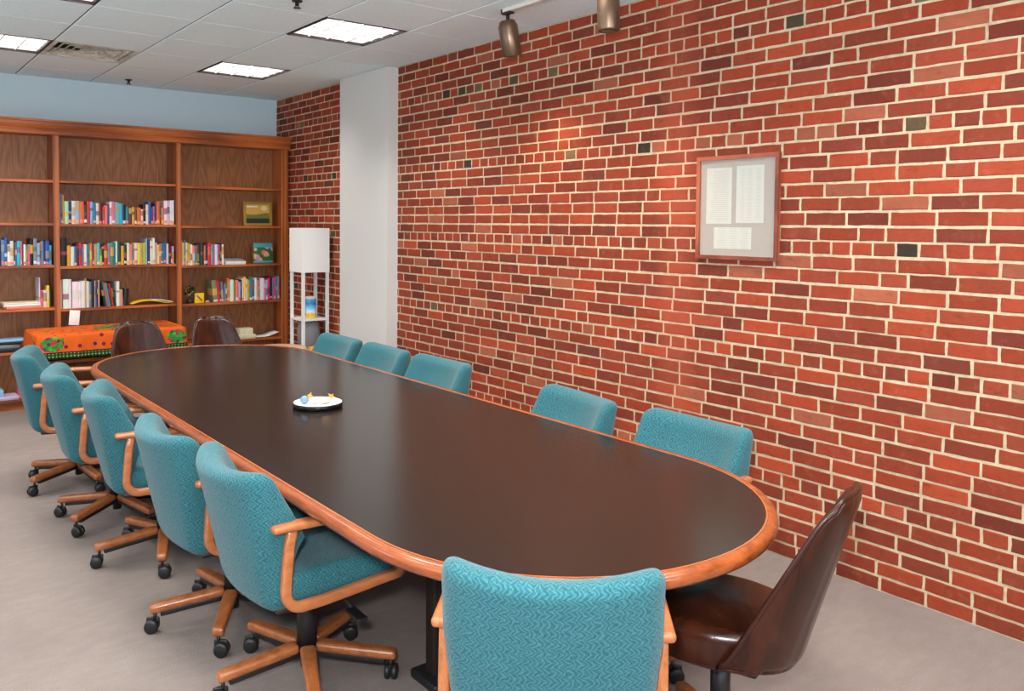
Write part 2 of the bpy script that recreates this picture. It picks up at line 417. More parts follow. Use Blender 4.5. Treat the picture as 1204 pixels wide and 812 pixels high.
# brick wall, running bond with a header course every eighth row
def brick_wall():
    mb = MB(); cols = []
    def face_cols(n, c): cols.extend([c]*n)
    mb.add([(.0005, YF, 0), (.0005, .02, 0), (.0005, .02, H+.02), (.0005, YF, H+.02)], [(0, 1, 2, 3)], 1); face_cols(1, (.8, .7, .6, 1))
    mb.box(.006, .2, YF, .02, 0, H+.02, 1); face_cols(6, (.8, .7, .6, 1))
    rows = 43; ph = H/rows; rnd = random.Random(3)
    reds = [(148, 60, 36), (152, 61, 36), (145, 58, 36), (155, 63, 37), (141, 57, 36), (136, 56, 37), (146, 64, 43), (142, 60, 40), (153, 64, 39), (136, 58, 37)]
    header_rows = (5, 14, 22, 30, 38)
    for r in range(rows):
        z0 = r*ph; head = r in header_rows
        L = .1 if head else .2
        off = rnd.uniform(-.02, .02)+(.1 if (r % 2) else 0)+(.05 if head else 0)
        y = .02+off
        wav = rnd.uniform(-.002, .002)
        while y > YF-.3:
            l = L*(1+rnd.uniform(-.05, .05))
            if not head and rnd.random() < .06: l = L*rnd.choice([.5, .62])
            ya, yb = y-.0066, y-l+.0058
            y -= l
            if ya < YF or yb > .02: continue
            ya = min(ya, .02); yb = max(yb, YF)
            if ya-yb < .02: continue
            za, zb = z0+.0060+wav, z0+ph-.0054+wav
            j = lambda a=.0032: rnd.uniform(-a, a)
            pr = -.0022-rnd.uniform(0, .0018)
            # ragged outline: extra points along each edge
            ol = []
            na = 2 if l < .13 else 4
            for q_ in range(na): ol.append((ya+(yb-ya)*q_/na, za, 0, -1))
            for q_ in range(2): ol.append((yb, za+(zb-za)*q_/2, 1, 0))
            for q_ in range(na): ol.append((yb+(ya-yb)*q_/na, zb, 0, 1))
            for q_ in range(2): ol.append((ya, zb+(za-zb)*q_/2, -1, 0))
            n_ = len(ol); yc, zc = (ya+yb)/2, (za+zb)/2; hy, hz = (ya-yb)/2, (zb-za)/2; b = .0028
            o = []; i_ = []
            for (yy, zz, _, _) in ol:
                yy += j(.0016); zz += j(.0016)
                o.append((pr*.2, yy, zz)); i_.append((pr+j(.0006), yc+(yy-yc)*(1-b/hy), zc+(zz-zc)*(1-b/hz)))
            bk = [(.005, p[1], p[2]) for p in o]
            mb.add(bk+o+i_, [tuple(range(2*n_, 3*n_))[::-1]]+[(n_+k, 2*n_+k, 2*n_+(k+1) % n_, n_+(k+1) % n_) for k in range(n_)]+[(k, n_+k, n_+(k+1) % n_, (k+1) % n_) for k in range(n_)])
            c = list(rnd.choice(reds)); k = rnd.uniform(.88, 1.08); q = rnd.random()
            far = y > -5.2
            if q < (.08 if head and far else .03 if head else .018): c = rnd.choice([[96, 76, 52], [60, 48, 40], [116, 92, 62], [74, 62, 46]] if head else [[112, 52, 40], [100, 48, 38], [120, 52, 40]])
            elif q < .26: c = [c[0]*.84, c[1]*.86, c[2]*.92]
            elif q < .315: c = [156, 84, 60]
            face_cols(1+2*n_, srgb(*[min(255, a*k) for a in c]))
    o = mb.build('wall_right', [M['brick'], M['mortar']])
    me = o.data; ca = me.color_attributes.new('Col', 'FLOAT_COLOR', 'CORNER')
    buf = []
    for p in me.polygons: buf.extend(list(cols[p.index])*p.loop_total)
    ca.data.foreach_set('color', buf)
    tag(o, kind='structure')
brick_wall()
tag(MB().box(-.107, .002, -2.428, -1.612, 0, H-.004).build('trim_1', M['pilaster']), 'white painted pilaster boxed out from the brick wall', kind='structure')

# ceiling: 2 x 2 ft tiles in a reveal grid; fixtures sit in their own cells
TT = .6096; X0 = -.6227; Y0 = .1012
cells_light = [(i, j) for i in (0, 3, 6) for j in (2, 5, 8, 11, 14)]
cell_vent = (2, 2)
def ceiling():
    mb = MB()
    nI, nJ = 10, 18
    xs = [0.0]+[X0-TT*i for i in range(nI)]; xs = [x for x in xs if x > XL]+[XL]
    ys = [0.0]+[Y0-TT*j for j in range(1, nJ+2)]; ys = [y for y in ys if y > YF]+[YF]
    for a in range(len(xs)-1):
        for b in range(len(ys)-1):
            i, j = a-1, b
            if (i, j) in cells_light or (i, j) == cell_vent: continue
            x1, x0 = xs[a], xs[a+1]; y1, y0 = ys[b], ys[b+1]
            gx, gy = .0060, .0018
            x0 += gx; x1 -= gx; y0 += gy; y1 -= gy; e = .004
            lo = H+random.uniform(0, .0008)
            top = [(x0, y0, H+.014), (x1, y0, H+.014), (x1, y1, H+.014), (x0, y1, H+.014)]
            mid = [(x0, y0, lo+e*.6), (x1, y0, lo+e*.6), (x1, y1, lo+e*.6), (x0, y1, lo+e*.6)]
            low = [(x0+e, y0+e*.5, lo), (x1-e, y0+e*.5, lo), (x1-e, y1-e*.5, lo), (x0+e, y1-e*.5, lo)]
            mb.add(top+mid+low, [(8, 11, 10, 9)]+[(4+k, 8+k, 8+(k+1) % 4, 4+(k+1) % 4) for k in range(4)]+[(k, 4+k, 4+(k+1) % 4, (k+1) % 4) for k in range(4)])
    mb.box(XL-.1, .2, YF-.1, .1, H+.10, H+.15, 0)
    for x in xs[1:-1]: mb.box(x-.007, x+.007, YF, 0, H+.006, H+.03, 1)
    for y in ys[1:-1]: mb.box(XL, 0, y-.004, y+.004, H+.006, H+.03, 1)
    tag(mb.build('ceiling', [M['tile'], M['grid']]), kind='structure')
ceiling()

def troffer():
    """lit 2x2 troffer, origin at cell centre on the ceiling plane"""
    root = empty('ceiling_light'); h = TT/2-.006
    f = MB()
    for (a, b, c, d) in ((-h, -h+.014, -h, h), (h-.014, h, -h, h), (-h+.014, h-.014, -h, -h+.014), (-h+.014, h-.014, h-.014, h)): f.box(a, b, c, d, -.001, .07)
    f.box(-h, h, -h, h, .07, .08)
    f.build('frame', M['fixture'], root)
    k = h-.014
    MB().box(-k, k, -k, k, .016, .024).build('diffuser', M['diffuser'], root)
    l = MB()
    for q in (-.5, 0, .5):
        l.box(q*k-.005, q*k+.005, -k, k, .007, .013)
        l.box(-k, k, q*k-.005, q*k+.005, .007, .0125)
    l.build('louver', M['louver'], root)
    return root
LN = {(0, 2): 'lit square ceiling light nearest the bookcase, above the white pilaster end of the table', (0, 5): 'larger looking lit square ceiling light nearer the camera, at top centre',
      (3, 2): 'lit ceiling light beside the air vent, cut by the left edge', (3, 5): 'lit ceiling light cut by the top edge at upper left'}
ORDW = ['first', 'second', 'third', 'fourth', 'fifth']
proto = troffer(); first = True
for (i, j) in cells_light:
    seen = (i, j) in LN
    o = proto if first else copy_tree(proto); first = False
    cx, cy = X0-TT*(i+.5), Y0-TT*(j+.5)
    o.location = (cx, cy, H)
    tag(o, LN.get((i, j), 'lit square ceiling light outside the picture, %s row, %s column from the bookcase' % (ORDW[j//3], ORDW[i//3])), 'ceiling light', 'square ceiling lights')
    L = area('troffer_lamp', (cx, cy, H), (cx, cy, 0), TT-.06, TROFFER_W, TROFFER_COL, 2.15, 'SQUARE')
    L.visible_camera = True
    L.parent = o; L.location = (0, 0, .0145); L.rotation_euler = (0, 0, 0)

def vent():
    i, j = cell_vent; root = empty('ceiling_vent', (X0-TT*(i+.5), Y0-TT*(j+.5), H)); h = TT/2-.004
    MB().box(-h, h, -h, h, .06, .07).build('throat', M['ventdark'], root)
    def ring(mb, ro, zo, ri, zi, t=.004):
        vs = [(s*ro, q*ro, zo) for (s, q) in ((-1, -1), (1, -1), (1, 1), (-1, 1))]+[(s*ri, q*ri, zi) for (s, q) in ((-1, -1), (1, -1), (1, 1), (-1, 1))]
        vs2 = [(a, b, c+t) for (a, b, c) in vs]
        mb.add(vs+vs2, [(k, 4+k, 4+(k+1) % 4, (k+1) % 4) for k in range(4)]+[(8+k, 8+(k+1) % 4, 12+(k+1) % 4, 12+k) for k in range(4)]+[(k, (k+1) % 4, 8+(k+1) % 4, 8+k) for k in range(4)]+[(4+k, 12+k, 12+(k+1) % 4, 4+(k+1) % 4) for k in range(4)])
    m = MB(); ring(m, h, 0, h-.03, 0); ring(m, h-.03, 0, h-.045, .055); m.build('frame', M['vent'], root)
    for k, ro in enumerate((.235, .185, .135, .085)):
        m = MB(); ring(m, ro, .001, ro-.030, .020); m.build('diffuser_blade', M['vent'], root)
    m = MB(); m.box(-.04, .04, -.04, .04, .002, .006); m.build('centre_plate', M['vent'], root)
    tag(root, 'stained square air vent of nested frames in the ceiling', 'air vent')
vent()

def sprinkler(x, y, label):
    root = empty('sprinkler_head', (x, y, H))
    MB().lathe([(0, 0), (.032, 0), (.03, -.006), (.012, -.008), (.011, -.03), (0, -.03)], 16).build('cup', M['blackmetal'], root)
    MB().lathe([(0, -.040), (.022, -.040), (.022, -.043), (0, -.043)], 16).build('deflector', M['blackmetal'], root)
    m = MB()
    for s in (-1, 1): m.sweep([(s*.01, 0, -.028), (s*.013, 0, -.034), (s*.005, 0, -.042)], .004, .004, (0, 1, 0))
    m.build('yoke', M['blackmetal'], root)
    tag(root, label, 'sprinkler', 'ceiling sprinklers')
sprinkler(-1.545, -3.80, 'small dark sprinkler at the top edge, above the larger ceiling light')
sprinkler(-1.59, -.36, 'small dark sprinkler on the ceiling close to the back wall')

# track and spotlights
tr = empty('light_track', (-.48, 0, 0))
MB().box(-.018, .018, -8.2, -4.40, H-.022, H).build('rail', M['track'], tr)
MB().box(-.019, .019, -4.40, -4.385, H-.023, H).build('end_cap', M['fixture'], tr)
tag(tr, 'pale ceiling track along the brick wall carrying bronze spotlights', 'light track')
def spot(y, ry, label, rz=0.0, drop=.075):
    root = empty('track_spotlight', (-.48, y, H-.022))
    m = MB(); m.box(-.02, .02, -.035, .035, -.012, 0); m.lathe([(0, -.012), (.011, -.012), (.011, -drop), (0, -drop)], 12); m.build('mount', M['fixture'], root)
    Mx = T3(0, 0, -drop-.005, 0, ry, rz)
    MB().lathe([(0, .035), (.03, .035), (.045, .028), (.052, .010), (.058, .0), (.0585, -.17), (.055, -.178), (.050, -.175), (.048, -.12), (0, -.12)], 32, 0, Mx).build('can', M['bronze'], root)
    MB().lathe([(0, -.119), (.047, -.119), (.03, -.128), (0, -.132)], 24, 0, Mx).build('bulb', M['diffuser'], root)
    tag(root, label, 'spotlight', 'bronze track spotlights')
    l = bpy.data.lights.new('spot_lamp', 'SPOT'); l.energy = SPOT_W; l.color = (1, .72, .46); l.spot_size = 1.5; l.spot_blend = .8; l.shadow_soft_size = .04
    lo = bpy.data.objects.new('spot_lamp', l); COL.objects.link(lo); lo.parent = root
    lo.matrix_local = Mx @ Matrix.Translation((0, 0, -.185))
spot(-4.43, -.32, 'bronze cylinder spotlight hanging at the near end of the ceiling track', .3)
spot(-5.25, -.05, 'bronze cylinder spotlight cut by the top edge, right of the first', 0)

# ------------------------------------------------------------------ conference table
def table():
    root = empty('conference_table', (0, 0, 0))
    cx, ya, yb = -1.805, -3.12, -6.29
    def ring(r, n=40, z=0.0):
        p = []
        for k in (0, 1):
            for i in range(n+1):
                a = PI*k+PI*i/n; c, q = math.cos(a), math.sin(a); e = 2/2.06
                p.append((cx+r*math.copysign(abs(c)**e, c), (yb if k else ya)+r*math.copysign(abs(q)**e, q), z))
        return p
    def loft(mb, prof, mi=0, smooth=True):
        rs = [ring(r, z=z) for (r, z) in prof]; K = len(rs[0]); vs = [p for q in rs for p in q]; fs = []
        for i in range(len(rs)-1):
            for k in range(K): fs.append((i*K+k, (i*K+(k+1) % K), (i+1)*K+(k+1) % K, (i+1)*K+k))
        mb.add(vs, fs, mi, smooth); return K
    m = MB(); K = loft(m, [(.680, .702), (.680, .7405)], smooth=False); n = len(m.v)
    m.f.append([n-K+k for k in range(K)]); m.m.append(0); m.sm.append(False)
    m.f.append([k for k in range(K)][::-1]); m.m.append(0); m.sm.append(False)
    m.build('tabletop', M['top'], root)
    m = MB(); loft(m, [(.680, .699), (.695, .697), (.704, .701), (.711, .710), (.713, .720), (.711, .731), (.704, .739), (.697, .7425), (.690, .743), (.683, .7422), (.680, .7405)])
    m.build('edge_band', M['edge_wood'], root)
    m = MB(); loft(m, [(.6765, .7408), (.6790, .7411), (.6805, .7408)], 0); m.build('inlay_line', plain('orange_inlay', srgb(186, 96, 48), .3), root)
    m = MB(); K = loft(m, [(.50, .690), (.62, .692), (.62, .7025)]); m.f.append(list(range(K))[::-1]); m.m.append(0); m.sm.append(False)
    m.build('apron', M['darkwood'], root)
    for yc in (-5.94, -4.70, -3.46):
        p = MB().rbox((.48, .06, .66), (cx, yc, .36), .012, (2, 1, 2), 2).build('pedestal', M['darkwood'], root)
        MB().rbox((.54, .16, .035), (cx, yc, .0175), .01, (1, 1, 1), 2).build('foot', M['black'], p)
    tag(root, 'long dark conference table with rounded ends and orange wood edge', 'conference table')
table()

# ------------------------------------------------------------------ teal office chair (faces +X)
def teal_chair():
    root = empty('office_chair')
    # backrest
    ZB, ZT = .375, .84
    def backfn(p):
        x, y, z = p; t = (z-ZB)/(ZT-ZB); s = y/.26
        wsc = .90+.10*min(1, max(0, t)*1.6)
        y *= wsc
        dep = x   # -.045..+.045 before
        if dep > 0:  # front face: lumbar swell
            dep *= 1+1.15*math.exp(-((z-.60)/.09)**2)*(1-.25*s*s)
            zw = max(0, min(1, (p[2]-.56)/.05))*max(0, min(1, (.84-p[2])/.16)); dep += .055*abs(s)**5*zw*zw*(3-2*zw)*(x/.0475)
        else: dep *= 1+.15*math.exp(-((z-.55)/.16)**2)
        xx = -.215-.115*max(0, t)**1.15+.075*s*s*(.5+.5*t)+dep
        zz = z+(.022*(s*s)-.014)*max(0, t)**3
        return (xx, y, zz)
    MB().rbox((.095, .52, ZT-ZB), (0, 0, (ZB+ZT)/2), .043, (2, 14, 12), 4, 0, backfn).build('backrest', M['teal'], root)
    # seat
    def seatfn(p):
        x, y, z = p; s = y/.25
        if x > .12: z -= .22*(x-.12)**1.0*((x-.12)/.2)
        z += .012*s*s if z > .45 else 0
        if z > .45: z += .01*math.cos((x-.03)*5)*math.cos(s*1.2)
        return (x, y, z+.02*(x+.2))
    MB().rbox((.47, .485, .095), (.045, 0, .432), .042, (10, 10, 2), 4, 0, seatfn).build('seat', M['teal'], root)
    MB().rbox((.44, .44, .022), (.02, 0, .375), .01, (2, 2, 1), 2).build('seat_pan', M['black'], root)
    # arms
    for s in (-1, 1):
        y = s*.262
        pts = [(-.165, y, .655), (-.175, y, .60), (-.182, y, .52), (-.186, y, .46)]
        for k in range(7): a = PI+PI/2*k/6; pts.append((-.131+.055*math.cos(a), y, .452+.055*math.sin(a)))
        pts += [(-.05, y, .400), (.06, y, .410), (.16, y, .420)]
        for k in range(7): a = -PI/2+PI/2*k/6; pts.append((.200+.035*math.cos(a), y, .458+.035*math.sin(a)))
        pts += [(.225, y, .52), (.205, y, .60), (.19, y, .655)]
        MB().sweep(pts, .030, .034, (0, 1, 0), .28).build('arm_frame', M['beech'], root)
        def armfn(p, s=s):
            x, y, z = p; k = (x+.25)/.5
            return (x, s*.262+(y)*(1.08-.3*k), z-.004*k)
        MB().rbox((.45, .052, .026), (-.01, 0, .665), .012, (8, 2, 1), 3, 0, armfn).build('armrest', M['beech'], root)
    # column, hub, lever
    MB().lathe([(0, .05), (.022, .05), (.022, .12), (.036, .125), (.036, .30), (.030, .305), (.030, .365), (0, .365)], 24).build('gas_column', M['black'], root)
    MB().rbox((.20, .12, .05), (0, 0, .345), .015, (1, 1, 1), 2).build('tilt_mechanism', M['black'], root)
    m = MB(); m.sweep([(.06, -.04, .338), (.08, -.12, .325), (.09, -.17, .300)], .012, .012, (1, 0, 0), .5); m.rbox((.04, .10, .012), (.095, -.20, .285), .005, (1, 2, 1), 2); m.build('lever', M['black'], root)
    # five-star base
    for k in range(5):
        a = 2*PI*k/5+.30; Mx = T3(0, 0, 0, 0, 0, a)
        def legfn(p):
            x, y, z = p; t = max(0, min(1, (x-.03)/.30)); return (x, y*(1.06-.22*t), z-.022-.030*t)
        m = MB(); m.rbox((.285, .054, .034), (.178, 0, .148), .014, (6, 2, 1), 3, 0, legfn, Mx)
        m.rbox((.25, .034, .022), (.155, 0, .123), .004, (4, 1, 1), 1, 1, legfn, Mx)
        leg = m.build('base_leg', [M['beech_base'], M['black']], root)
        c = MB(); ex = .300
        c.lathe([(0, .045), (.007, .045), (.007, .085), (0, .085)], 10, 0, Mx @ T3(ex, 0, 0))
        ang = random.Random(k).uniform(0, 6.28)
        for s in (-1, 1):
            c.lathe([(0, -.011), (.018, -.011), (.027, -.007), (.028, 0), (.027, .007), (.018, .010), (0, .011)], 20, 0, Mx @ T3(ex, 0, .0285, 0, 0, ang) @ T3(.012, s*.0125, 0, PI/2))
        c.rbox((.05, .008, .035), (0, 0, 0), .003, (1, 1, 1), 1, 0, None, Mx @ T3(ex, 0, .045, 0, 0, ang) @ T3(.008, 0, 0))
        c.build('caster', M['black'], leg)
    return root
tc = teal_chair()
GRP = 'teal upholstered office chairs around the table'
chairs = [  # x, y, facing deg, star deg, label
    (-2.53, -2.76, -12, 62, 'teal office chair farthest back on the left side, in front of the orange cloth'),
    (-2.50, -3.55, -8, 0, 'teal office chair on the left side, second from the far end'),
    (-2.44, -4.21, -11, 35, 'teal office chair on the left side, middle of the row of five'),
    (-2.42, -5.06, -1, 23, 'teal office chair on the left side, mostly hidden behind the nearest left one'),
    (-2.375, -5.65, -2, 33, 'teal office chair on the left with its whole arm, seat and star base visible'),
    (-2.185, -6.73, 46, 10, 'teal office chair at the near end, seen from behind at the bottom edge'),
    (-1.20, -3.19, 180, 40, 'teal chair back farthest along the wall side, in front of the white pilaster'),
    (-1.19, -3.775, 178, 10, 'teal chair back at right foot of the white pilaster, second from far end'),
    (-1.17, -4.38, 181, 25, 'teal chair back third from the far end along the brick wall'),
    (-1.20, -5.50, 172, 50, 'teal chair back fourth from far end, alone between gaps on the brick wall side'),
    (-1.17, -6.19, 180, 20, 'teal chair back nearest the camera on the brick wall side'),
]
for n, (x, y, a, st, lab) in enumerate(chairs):
    o = tc if n == 0 else copy_tree(tc)
    o.location = (x, y, 0); o.rotation_euler = (0, 0, math.radians(a)); tag(o, lab, 'chair', GRP)
    for ch in o.children:
        if ch.name.startswith('base_leg'): ch.rotation_euler = (0, 0, math.radians(st-a)-.30)

# ------------------------------------------------------------------ brown leatherette chair (faces +X)
def brown_chair():
    root = empty('leather_chair')
    # backrest shell
    NU, NV = 24, 20
    def hw(t): return .220*(1-.40*max(0, (t-.25)/.75)**1.5)
    def surf(u, t, off):
        z = .36+.53*t
        y = u*hw(t)
        wrap = .12*(1-t)**1.1*abs(u)**2.4+.03*abs(u)**2
        x = -.215-.155*t**1.05+wrap
        if t > .86: z -= .030*((t-.86)/.14)**1.5*abs(u)**5
        if t < .12: z += .03*((.12-t)/.12)*abs(u)**2
        x += off
        return (x, y, z)
    m = MB(); vs = []; fs = []
    ths = .018
    for side in (0, 1):
        for j in range(NV+1):
            for i in range(NU+1):
                u = -1+2*i/NU; t = j/NV
                edge = max(abs(u), abs(2*t-1))
                th = ths*(1-.55*max(0, (edge-.85)/.15)**2)
                seam = -.0035*math.exp(-((abs(u)-.33)/.035)**2)
                vs.append(surf(u, t, (th+seam if side == 0 else -th-seam)))
    S = (NU+1)*(NV+1); idx = lambda s, i, j: s*S+j*(NU+1)+i
    for j in range(NV):
        for i in range(NU):
            fs.append((idx(0, i, j), idx(0, i+1, j), idx(0, i+1, j+1), idx(0, i, j+1)))
            fs.append((idx(1, i, j), idx(1, i, j+1), idx(1, i+1, j+1), idx(1, i+1, j)))
    for i in range(NU):
        fs.append((idx(0, i, NV), idx(0, i+1, NV), idx(1, i+1, NV), idx(1, i, NV)))
        fs.append((idx(0, i, 0), idx(1, i, 0), idx(1, i+1, 0), idx(0, i+1, 0)))
    for j in range(NV):
        fs.append((idx(0, 0, j), idx(0, 0, j+1), idx(1, 0, j+1), idx(1, 0, j)))
        fs.append((idx(0, NU, j), idx(1, NU, j), idx(1, NU, j+1), idx(0, NU, j+1)))
    m.add(vs, fs, 0, True); b = m.build('backrest', M['leather'], root)
    # piping round the shell rim
    rim = []
    for j in range(0, NV+1): rim.append(surf(-1, j/NV, .002))
    for i in range(1, NU+1): rim.append(surf(-1+2*i/NU, 1, .002))
    for j in range(NV-1, -1, -1): rim.append(surf(1, j/NV, .002))
    for i in range(NU-1, 0, -1): rim.append(surf(-1+2*i/NU, 0, .002))
    p = MB(); vs = []; fs = []; L = len(rim); K = 8
    for i in range(L):
        t = (Vector(rim[(i+1) % L])-Vector(rim[i-1])).normalized(); n1 = t.cross(Vector((1, .01, .02))).normalized(); n2 = t.cross(n1)
        for k in range(K):
            a = 2*PI*k/K; vs.append(Vector(rim[i])+(n1*math.cos(a)+n2*math.sin(a))*.0075)
    for i in range(L):
        for k in range(K): fs.append((i*K+k, i*K+(k+1) % K, ((i+1) % L)*K+(k+1) % K, ((i+1) % L)*K+k))
    p.add(vs, fs, 0, True); p.build('piping', M['piping'], b)
    def seatfn(p):
        x, y, z = p
        k = 1-.22*max(0, (x-.0)/.26)**2-.30*max(0, (-x-.02)/.18)**1.3
        if z > .43: z += .02*math.cos(x*4.5)*math.cos(y*5)-.012
        return (x, y*k, z)
    s = MB().rbox((.46, .44, .125), (.055, 0, .425), .035, (12, 10, 2), 4, 0, seatfn).build('seat', M['leather'], root)
    MB().rbox((.30, .30, .03), (0, 0, .363), .01, (1, 1, 1), 2).build('seat_plate', M['black'], root)
    MB().lathe([(0, .07), (.03, .07), (.03, .35), (0, .35)], 20).build('column', M['blackmetal'], root)
    for k in range(4):
        a = PI/2*k+PI/4; Mx = T3(0, 0, 0, 0, 0, a)
        def legfn(p):
            x, y, z = p; t = max(0, min(1, (x-.03)/.26)); return (x, y*(1.1-.3*t), z-.045*t)
        leg = MB().rbox((.28, .05, .04), (.15, 0, .10), .012, (5, 1, 1), 2, 0, legfn, Mx).build('base_leg', M['beech_base'], root)
        MB().lathe([(0, 0), (.018, 0), (.02, .01), (.012, .04), (0, .04)], 12, 0, Mx @ T3(.265, 0, 0)).build('foot_glide', M['black'], leg)
    return root
bc = brown_chair()
BG = 'brown leather chairs'
for n, (x, y, a, lab) in enumerate([
    (-1.545, -6.79, 108, 'shiny brown leather chair near the camera, right of the table end'),
    (-1.985, -2.32, -92, 'brown leather chair behind the table in front of the orange cloth'),
    (-1.405, -2.34, -88, 'brown leather chair behind the far table end, right one, before the bookcase')]):
    o = bc if n == 0 else copy_tree(bc)
    o.location = (x, y, 0); o.rotation_euler = (0, 0, math.radians(a)); tag(o, lab, 'chair', BG)

# ------------------------------------------------------------------ bookcase
D = -.35
def bookcase():
    root = empty('bookcase', (0, 0, 0))
    zt = 2.38
    ups = [(-3.315, -3.27), (-2.222, -2.172), (-1.168, -1.118), (-.106, -.030)]
    for n, (a, b) in enumerate(ups):
        nm = 'side_panel' if n in (0, 3) else 'divider'
        if n == 3: MB().box(-.06, -.03, D+.02, -.006, 0, zt).box(a, b, D, D+.02, 0, zt).build(nm, M['oak_v'], root)
        elif n == 0: MB().box(a, b, D, -.006, 0, zt).build(nm, M['oak_v'], root)
        else: MB().box(a+.012, b-.012, D+.02, -.02, .09, zt).box(a, b, D, D+.02, .05, zt).build(nm, M['oak_v'], root)
    bays = [(-3.27, -2.222+.0), (-2.172, -1.168), (-1.118, -.106)]
    hs = [[.095, .502, .868, 1.240, 1.605, 1.978], [.095, .49, .850, 1.226, 1.597, 1.980], [.095, .455, .838, 1.206, 1.588, 1.968]]
    for k, (a, b) in enumerate(bays):
        aa, bb = a-.010 if k else a, b+.010 if k < 2 else -.06
        MB().box(aa, bb, -.018, -.008, .05, zt).build('back_panel', M['oak_back'], root)
        for q, z in enumerate(hs[k]):
            MB().box(aa+.001, bb-.001, D+.006, -.019, z-.022, z).build('shelf', M['oak_h'], root)
    MB().box(-3.31, -.03, D+.03, D+.05, 0, .072).build('plinth', M['oak_h'], root)
    # crown moulding profile in y/z, extruded in x
    prof = [(D-.002, 2.365), (D-.012, 2.372), (D-.012, 2.40), (D-.018, 2.405), (D-.018, 2.412), (D-.030, 2.425), (D-.038, 2.445), (D-.042, 2.470), (D-.052, 2.476), (D-.052, 2.492), (-.006, 2.492), (-.006, 2.38), (D-.002, 2.38)]
    x0, x1 = -3.33, -.012; n = len(prof)
    m = MB(); m.add([(x0, y, z) for (y, z) in prof]+[(x1, y, z) for (y, z) in prof], [(i, (i+1) % n, n+(i+1) % n, n+i) for i in range(n)]+[tuple(range(n))[::-1], tuple(range(n, 2*n))])
    m.build('cornice', M['oak_h'], root)
    tag(root, 'wide oak bookcase with open shelves and cornice along the back wall', 'bookcase')
    return hs
HS = bookcase()

# ------------------------------------------------------------------ books
PAL = {'lilac': (196, 178, 208), 'slate blue': (104, 128, 158), 'mustard': (214, 160, 30), 'pale green': (168, 208, 172), 'navy': (38, 48, 96), 'cream': (226, 216, 190),
       'light blue': (142, 182, 214), 'orange': (228, 110, 52), 'dark green': (34, 66, 50), 'red': (206, 44, 44), 'teal': (26, 128, 142), 'maroon': (110, 34, 42), 'pink': (226, 108, 140),
       'purple': (92, 66, 140), 'white': (232, 230, 226), 'mint': (112, 188, 170), 'cyan': (60, 170, 200), 'black': (28, 26, 30), 'brown': (110, 70, 50), 'yellow': (236, 204, 62),
       'blue': (40, 92, 170), 'grey': (128, 128, 130), 'olive': (132, 128, 92), 'salmon': (232, 128, 104), 'lime': (186, 196, 48), 'magenta': (208, 40, 120), 'tan': (196, 160, 120), 'sea green': (60, 140, 116)}
KEY = {'li': 'lilac', 'sb': 'slate blue', 'mu': 'mustard', 'pg': 'pale green', 'na': 'navy', 'cr': 'cream', 'lb': 'light blue', 'or': 'orange', 'dg': 'dark green', 're': 'red', 'te': 'teal', 'ma': 'maroon',
       'pi': 'pink', 'pu': 'purple', 'wh': 'white', 'mi': 'mint', 'cy': 'cyan', 'bk': 'black', 'br': 'brown', 'ye': 'yellow', 'bl': 'blue', 'gy': 'grey', 'ol': 'olive', 'sa': 'salmon', 'lm': 'lime', 'mg': 'magenta', 'ta': 'tan', 'sg': 'sea green'}
ORD = ['first', 'second', 'third', 'fourth', 'fifth', 'sixth', 'seventh', 'eighth', 'ninth', 'tenth', 'eleventh', 'twelfth', 'thirteenth', 'fourteenth', 'fifteenth', 'sixteenth', 'seventeenth', 'eighteenth', 'nineteenth', 'twentieth']
def ordn(i):
    if i < 20: return ORD[i]
    tens = {2: 'twenty', 3: 'thirty', 4: 'forty', 5: 'fifty'}[(i+1)//10]; u = (i+1) % 10
    return ('twentieth', 'thirtieth', 'fortieth', 'fiftieth')[(i+1)//10-2] if u == 0 else tens+'-'+ORD[u-1]
def book_mesh(wd, ht, dp, st=None, lay=False):
    m = MB(); c = .0018
    # spine faces -Y; width along x, height z, depth +y; boards, rounded spine and inset page block
    m.box(0, c, 0, dp, 0, ht, 0); m.box(wd-c, wd, 0, dp, 0, ht, 0)
    n = 4; sp = [(wd*i/n, -.0035*math.sin(PI*i/n), z) for z in (0, ht) for i in range(n+1)]
    m.add(sp+[(wd, .002, 0), (0, .002, 0), (wd, .002, ht), (0, .002, ht)], [(i, i+1, n+2+i, n+1+i) for i in range(n)]+[(0, 2*n+3, 2*n+2)+tuple(range(n, 0, -1)), tuple(range(n+1, 2*n+2))+(2*n+4, 2*n+5)], 0)
    m.box(c, wd-c, .002, dp-.004, .003, ht-.003, 1)
    if st:
        z0 = random.uniform(.004, .014); z1 = z0+random.uniform(.016, .032)
        sp = [(wd*(.04+.92*i/n), -.0042*math.sin(PI*(.04+.92*i/n))-.0006, z) for z in (z0, z1) for i in range(n+1)]
        m.add(sp, [(i, i+1, n+2+i, n+1+i) for i in range(n)], 2)
    return m
def one_book(name, x, y, z, wd, ht, dp, col, st, label, group, tilt=0.0, cat='book'):
    mats = [M['cover'], M['pages'], M['sticker_'+(st or 'white')]]
    o = book_mesh(wd, ht, dp, st).build(name, mats)
    if tilt < 0: o.location = (x, y, z)
    else: o.location = (x, y, z)
    o.rotation_euler = (0, tilt, 0)
    o.color = srgb(*[min(255, c*random.uniform(.94, 1.05)) for c in col])
    tag(o, label, cat, group); return o
